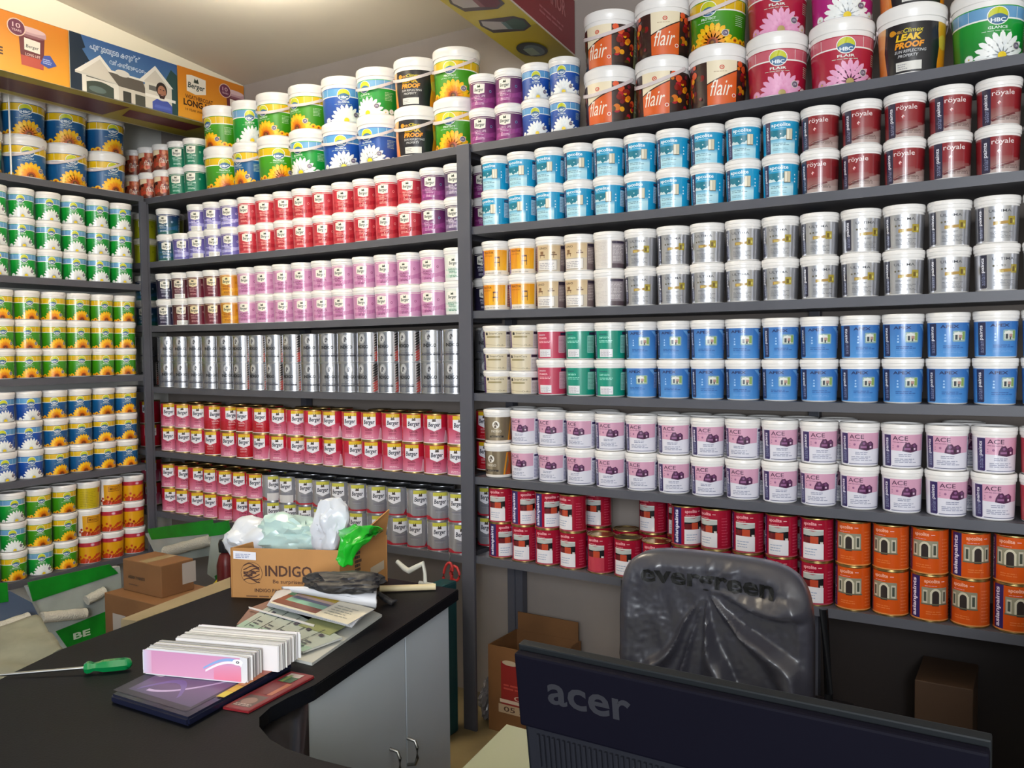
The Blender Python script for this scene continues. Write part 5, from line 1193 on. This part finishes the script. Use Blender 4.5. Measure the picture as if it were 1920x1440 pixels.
# ------------------------------------------------------------------ monitor seen from behind
zm = 1.15
mA, mB = at(966, 1210, 2, zm), at(1860, 1385, 2, zm)
mY = (mA.y+mB.y)/2; mx0, mx1 = mA.x, mB.x
mo = empty('monitor', ((mx0+mx1)/2, mY, zm), label='large dark monitor seen from behind on the counter at lower right', cat='monitor')
M_MON = mat('monitor_back_plastic', '0c0b16', .6, spec=.1, noise_amt=.08)
M_MON2 = mat('monitor_rib_plastic', '1a1b22', .5)
M_BEZ = mat('monitor_bezel', '14171a', .5, spec=.3)
W2 = (mx1-mx0)/2
TL = R(8)
mo.rotation_euler = (TL, 0, 0)
# local: x across, y away from the camera, z up from top edge
box('bezel', -W2, W2, .001, .014, -.295, 0, M_BEZ, mo, bev=.002)
box('screen', -W2+.008, W2-.008, .0141, .0155, -.28, -.008, mat('screen_glass', '08080c', .1), mo)
bk = box('back_cover', -W2+.001, W2-.001, -.012, .0005, -.098, -.006, M_MON, mo, bev=.003)
box('lower_cover', -W2+.006, W2-.006, -.004, .0006, -.290, -.0985, M_MON2, mo, bev=.001)
bm = bmesh.new()
for k in range(66):
    xx = -W2+.02+k*(2*W2-.04)/66
    add_box(bm, xx, xx+.0028, -.0075, -.0042, -.150, -.108)
link('vent_ribs', bm_mesh('vent_ribs', bm), M_MON2, mo)
box('rear_housing', -.11, .11, -.035, -.0045, -.27, -.155, M_MON2, mo, bev=.008)
lx0 = at(1031, 1300, 1, mY).x-(mx0+mx1)/2; lx1 = at(1187, 1320, 1, mY).x-(mx0+mx1)/2
flat_art('logo', T('acer', 0, 0, 1, 1, '26262c', bold=.02), (lx0, -.0122, -.060), (lx1-lx0, 0, 0), (0, 0, .026), M_PAPER, mo)
sb = empty('monitor_stand', (0, 0, 0)) if False else None
stand = box('stand', -.03, .03, -.02, -.004, -.292, -.20, M_MON2, mo)
cx_ = (mx0+mx1)/2
bs = box('stand_base', -.11, .11, -.09, .09, -.0, .008, M_MON2, mo, bev=.003)
bs.matrix_parent_inverse = Matrix.Identity(4)
inv = (Matrix.Translation((cx_, mY, zm)) @ Matrix.Rotation(TL, 4, 'X')).inverted()
bs.matrix_basis = inv @ Matrix.Translation((cx_, mY+.05, ZC+.0008))

# ------------------------------------------------------------------ chair wrapped in plastic
YC = 2.0
ch = empty('office_chair', (0, 0, 0), label='grey office chair with its backrest still wrapped in crinkled plastic film', cat='chair')
M_WRAP = mat('plastic_wrapped_fabric', '3b3a43', .42, coat=.9, bump=.12, bump_scale=30)
M_WRAP.node_tree.nodes['Principled BSDF'].inputs['Coat Roughness'].default_value = .24
xl, xr_ = at(1173, 1150, 1, YC).x, at(1530, 1200, 1, YC).x
ztop = at(1340, 1040, 1, YC).z; hgt = .56
cxm = (xl+xr_)/2; hw_ = (xr_-xl)/2
bm = bmesh.new(); NU, NV = 110, 120; gf = []; gb = []
def outl(u, v):
    # u,v in -1..1 to a rounded rectangle
    p = 5.5
    r = (abs(u)**p+abs(v)**p)**(1/p); mmax = max(abs(u), abs(v))
    k = mmax/r if r > 1e-9 else 1
    return u*k, v*k
def fold(x, z):
    """creases fanning out from the top middle of the cover"""
    px_, pz_ = -.05, .70
    dx_, dz_ = x-px_, z-pz_
    r = math.hypot(dx_, dz_); th_ = math.atan2(dx_, -dz_)
    wob = noise.noise(Vector((x*2.2, z*2.2, 1)))
    a = max(0, math.sin((th_+.05)*8.5+wob*2.2+.5*math.sin(r*5)))**1.3
    env = min(1, r*1.3)*(1 if z < .62 else max(.25, 1-(z-.62)*5))
    right = max(0, min(1, (th_+.22)*5))
    f = a*env*right*(.75+.5*noise.noise(Vector((th_*5, r*2.5, 4))))
    f += .5*env*math.exp(-((th_+.62+.12*wob)/.07)**2)+.25*env*math.exp(-((th_+.33)/.05)**2)
    f += .10*noise.noise(Vector((x*7, z*4, 3)))+.03*noise.noise(Vector((x*22, z*22, 8)))
    return f*.06
for j in range(NV+1):
    rf = []; rb_ = []
    for i in range(NU+1):
        u, v = -1+2*i/NU, -1+2*j/NV
        x, z = outl(u, v)
        ed = (1-max(abs(u), abs(v)))
        th_ = .030*min(1, ed*9)**.5
        curve = .035*(x*x)
        X = cxm+x*hw_*(1-.0*z); Z = ztop-hgt/2+z*hgt/2
        rf.append(bm.verts.new((X, YC+curve*-1-th_-fold(x, z)*min(1, ed*8), Z)))
        rb_.append(bm.verts.new((X, YC+.03-curve+th_*.5, Z)))
    gf.append(rf); gb.append(rb_)
for j in range(NV):
    for i in range(NU):
        bm.faces.new((gf[j][i], gf[j][i+1], gf[j+1][i+1], gf[j+1][i])); bm.faces.new((gb[j][i], gb[j+1][i], gb[j+1][i+1], gb[j][i+1]))
for i in range(NU):
    bm.faces.new((gf[0][i], gb[0][i], gb[0][i+1], gf[0][i+1])); bm.faces.new((gf[NV][i], gf[NV][i+1], gb[NV][i+1], gb[NV][i]))
for j in range(NV):
    bm.faces.new((gf[j][0], gf[j+1][0], gb[j+1][0], gb[j][0])); bm.faces.new((gf[j][NU], gb[j][NU], gb[j+1][NU], gf[j+1][NU]))
bk = link('backrest', bm_mesh('backrest', bm, 60), M_WRAP, ch)
def back_conv(x, y, l):
    # x,y metres from the cover's centre
    u, v = x/hw_, y/(hgt/2)
    ed = 1-max(abs(u), abs(v)); th_ = .030*min(1, ed*9)**.5
    return Vector((cxm+x, YC-.035*u*u-th_-fold(u, v)*min(1, ed*8)-.002-l*2, ztop-hgt/2+y))
tx0 = at(1215, 1080, 1, YC).x-cxm; tx1 = at(1462, 1080, 1, YC).x-cxm
ty0 = at(1340, 1100, 1, YC).z-(ztop-hgt/2)
bma = art_bmesh(T('evergreen', tx0, ty0-.012, tx1, ty0+.034, '040405', bold=.03), grid=.006, conv=back_conv)
me = bpy.data.meshes.new('brand_print'); bma.to_mesh(me); bma.free(); link('brand_print', me, M_PAPER, ch)
M_BLK = mat('black_nylon', '121214', .4)
box('seat', cxm-.24, cxm+.24, 1.86+.02, 2.32, .43, .50, M_BLK, ch, bev=.02) if False else box('seat', cxm-.24, cxm+.24, 2.06, 2.52, .42, .49, M_BLK, ch, bev=.02)
tube_obj('back_bracket', [(cxm, YC+.045, ztop-.40), (cxm, YC+.06, .46), (cxm, 2.12, .415), (cxm, 2.25, .415)], .016, M_BLK, ch)
tube_obj('gas_column', [(cxm, 2.29, .42), (cxm, 2.29, .10)], .024, M_BLK, ch, n=16)
for k in range(5):
    a = R(20+72*k); p = (cxm+.27*math.cos(a), 2.29+.27*math.sin(a), .065)
    tube_obj('base_arm', [(cxm, 2.29, .11), p], [.022, .014], M_BLK, ch)
    bm = bmesh.new(); lathe(bm, [(0, -.012), (.026, -.012), (.026, .012), (0, .012)], 20, Matrix.Translation((p[0], p[1], .027)) @ Matrix.Rotation(a, 4, 'Z') @ Matrix.Rotation(R(90), 4, 'X')); link('castor', bm_mesh('castor', bm, 40), M_BLK, ch)
for sx in (-1, 1):
    tube_obj('arm_post', [(cxm+sx*(hw_+.012), YC+.02, ztop-.10), (cxm+sx*(hw_+.022), YC+.03, ztop-.30), (cxm+sx*(hw_+.012), YC+.06, .50), (cxm+sx*.2, YC+.14, .44)], .010, M_BLK, ch)
# crumpled paper on the shelf base right of the chair
pp_ = at(1600, 1322, 1, 1.7)

# ------------------------------------------------------------------ light
w = bpy.data.worlds.new('world'); sc.world = w; w.use_nodes = True
bgn = w.node_tree.nodes['Background']; bgn.inputs[0].default_value = (.80, .90, 1.0, 1); bgn.inputs[1].default_value = .28
def area(name, loc, target, sx, sy, power, c):
    l = bpy.data.lights.new(name, 'AREA'); l.shape = 'RECTANGLE'; l.size = sx; l.size_y = sy; l.energy = power; l.color = c
    o = bpy.data.objects.new(name, l); col.objects.link(o); o.location = loc
    o.rotation_euler = (Vector(target)-Vector(loc)).to_track_quat('-Z', 'Y').to_euler()
    return o
area('shopfront_daylight', (.55, YF-.15, 1.95), (-1.6, 3, 1.6), 2.4, 1.5, 76, (.88, .94, 1.0))
area('doorway_daylight', (.85, YF-.12, 2.0), (-1.2, 3, 1.5), .45, 1.5, 40, (.97, .98, 1.0))
lp = bpy.data.lights.new('tube_lamp', 'AREA'); lp.shape = 'RECTANGLE'; lp.size = .05; lp.size_y = .9; lp.energy = 44; lp.color = (1, .96, .86)
lo = bpy.data.objects.new('tube_lamp', lp); col.objects.link(lo); lo.location = (-2.45, 1.75, ceil_z(1.75)-.2); lo.rotation_euler = (R(180), 0, 0)
sc_b = box('light_block_cabinet', .10, .62, 1.15, 2.35, 0, .98, M_DARK); tag(sc_b, 'unseen cabinet added to block light beyond the right edge of the counter', 'cabinet')  # added out of view to keep light off the lower right
vs_ = sc.view_settings
vs_.view_transform = 'Standard'; vs_.look = 'None'; vs_.gamma = 1; vs_.exposure = .5
sc.cycles.use_denoising = True
sc.cycles.max_bounces = 8
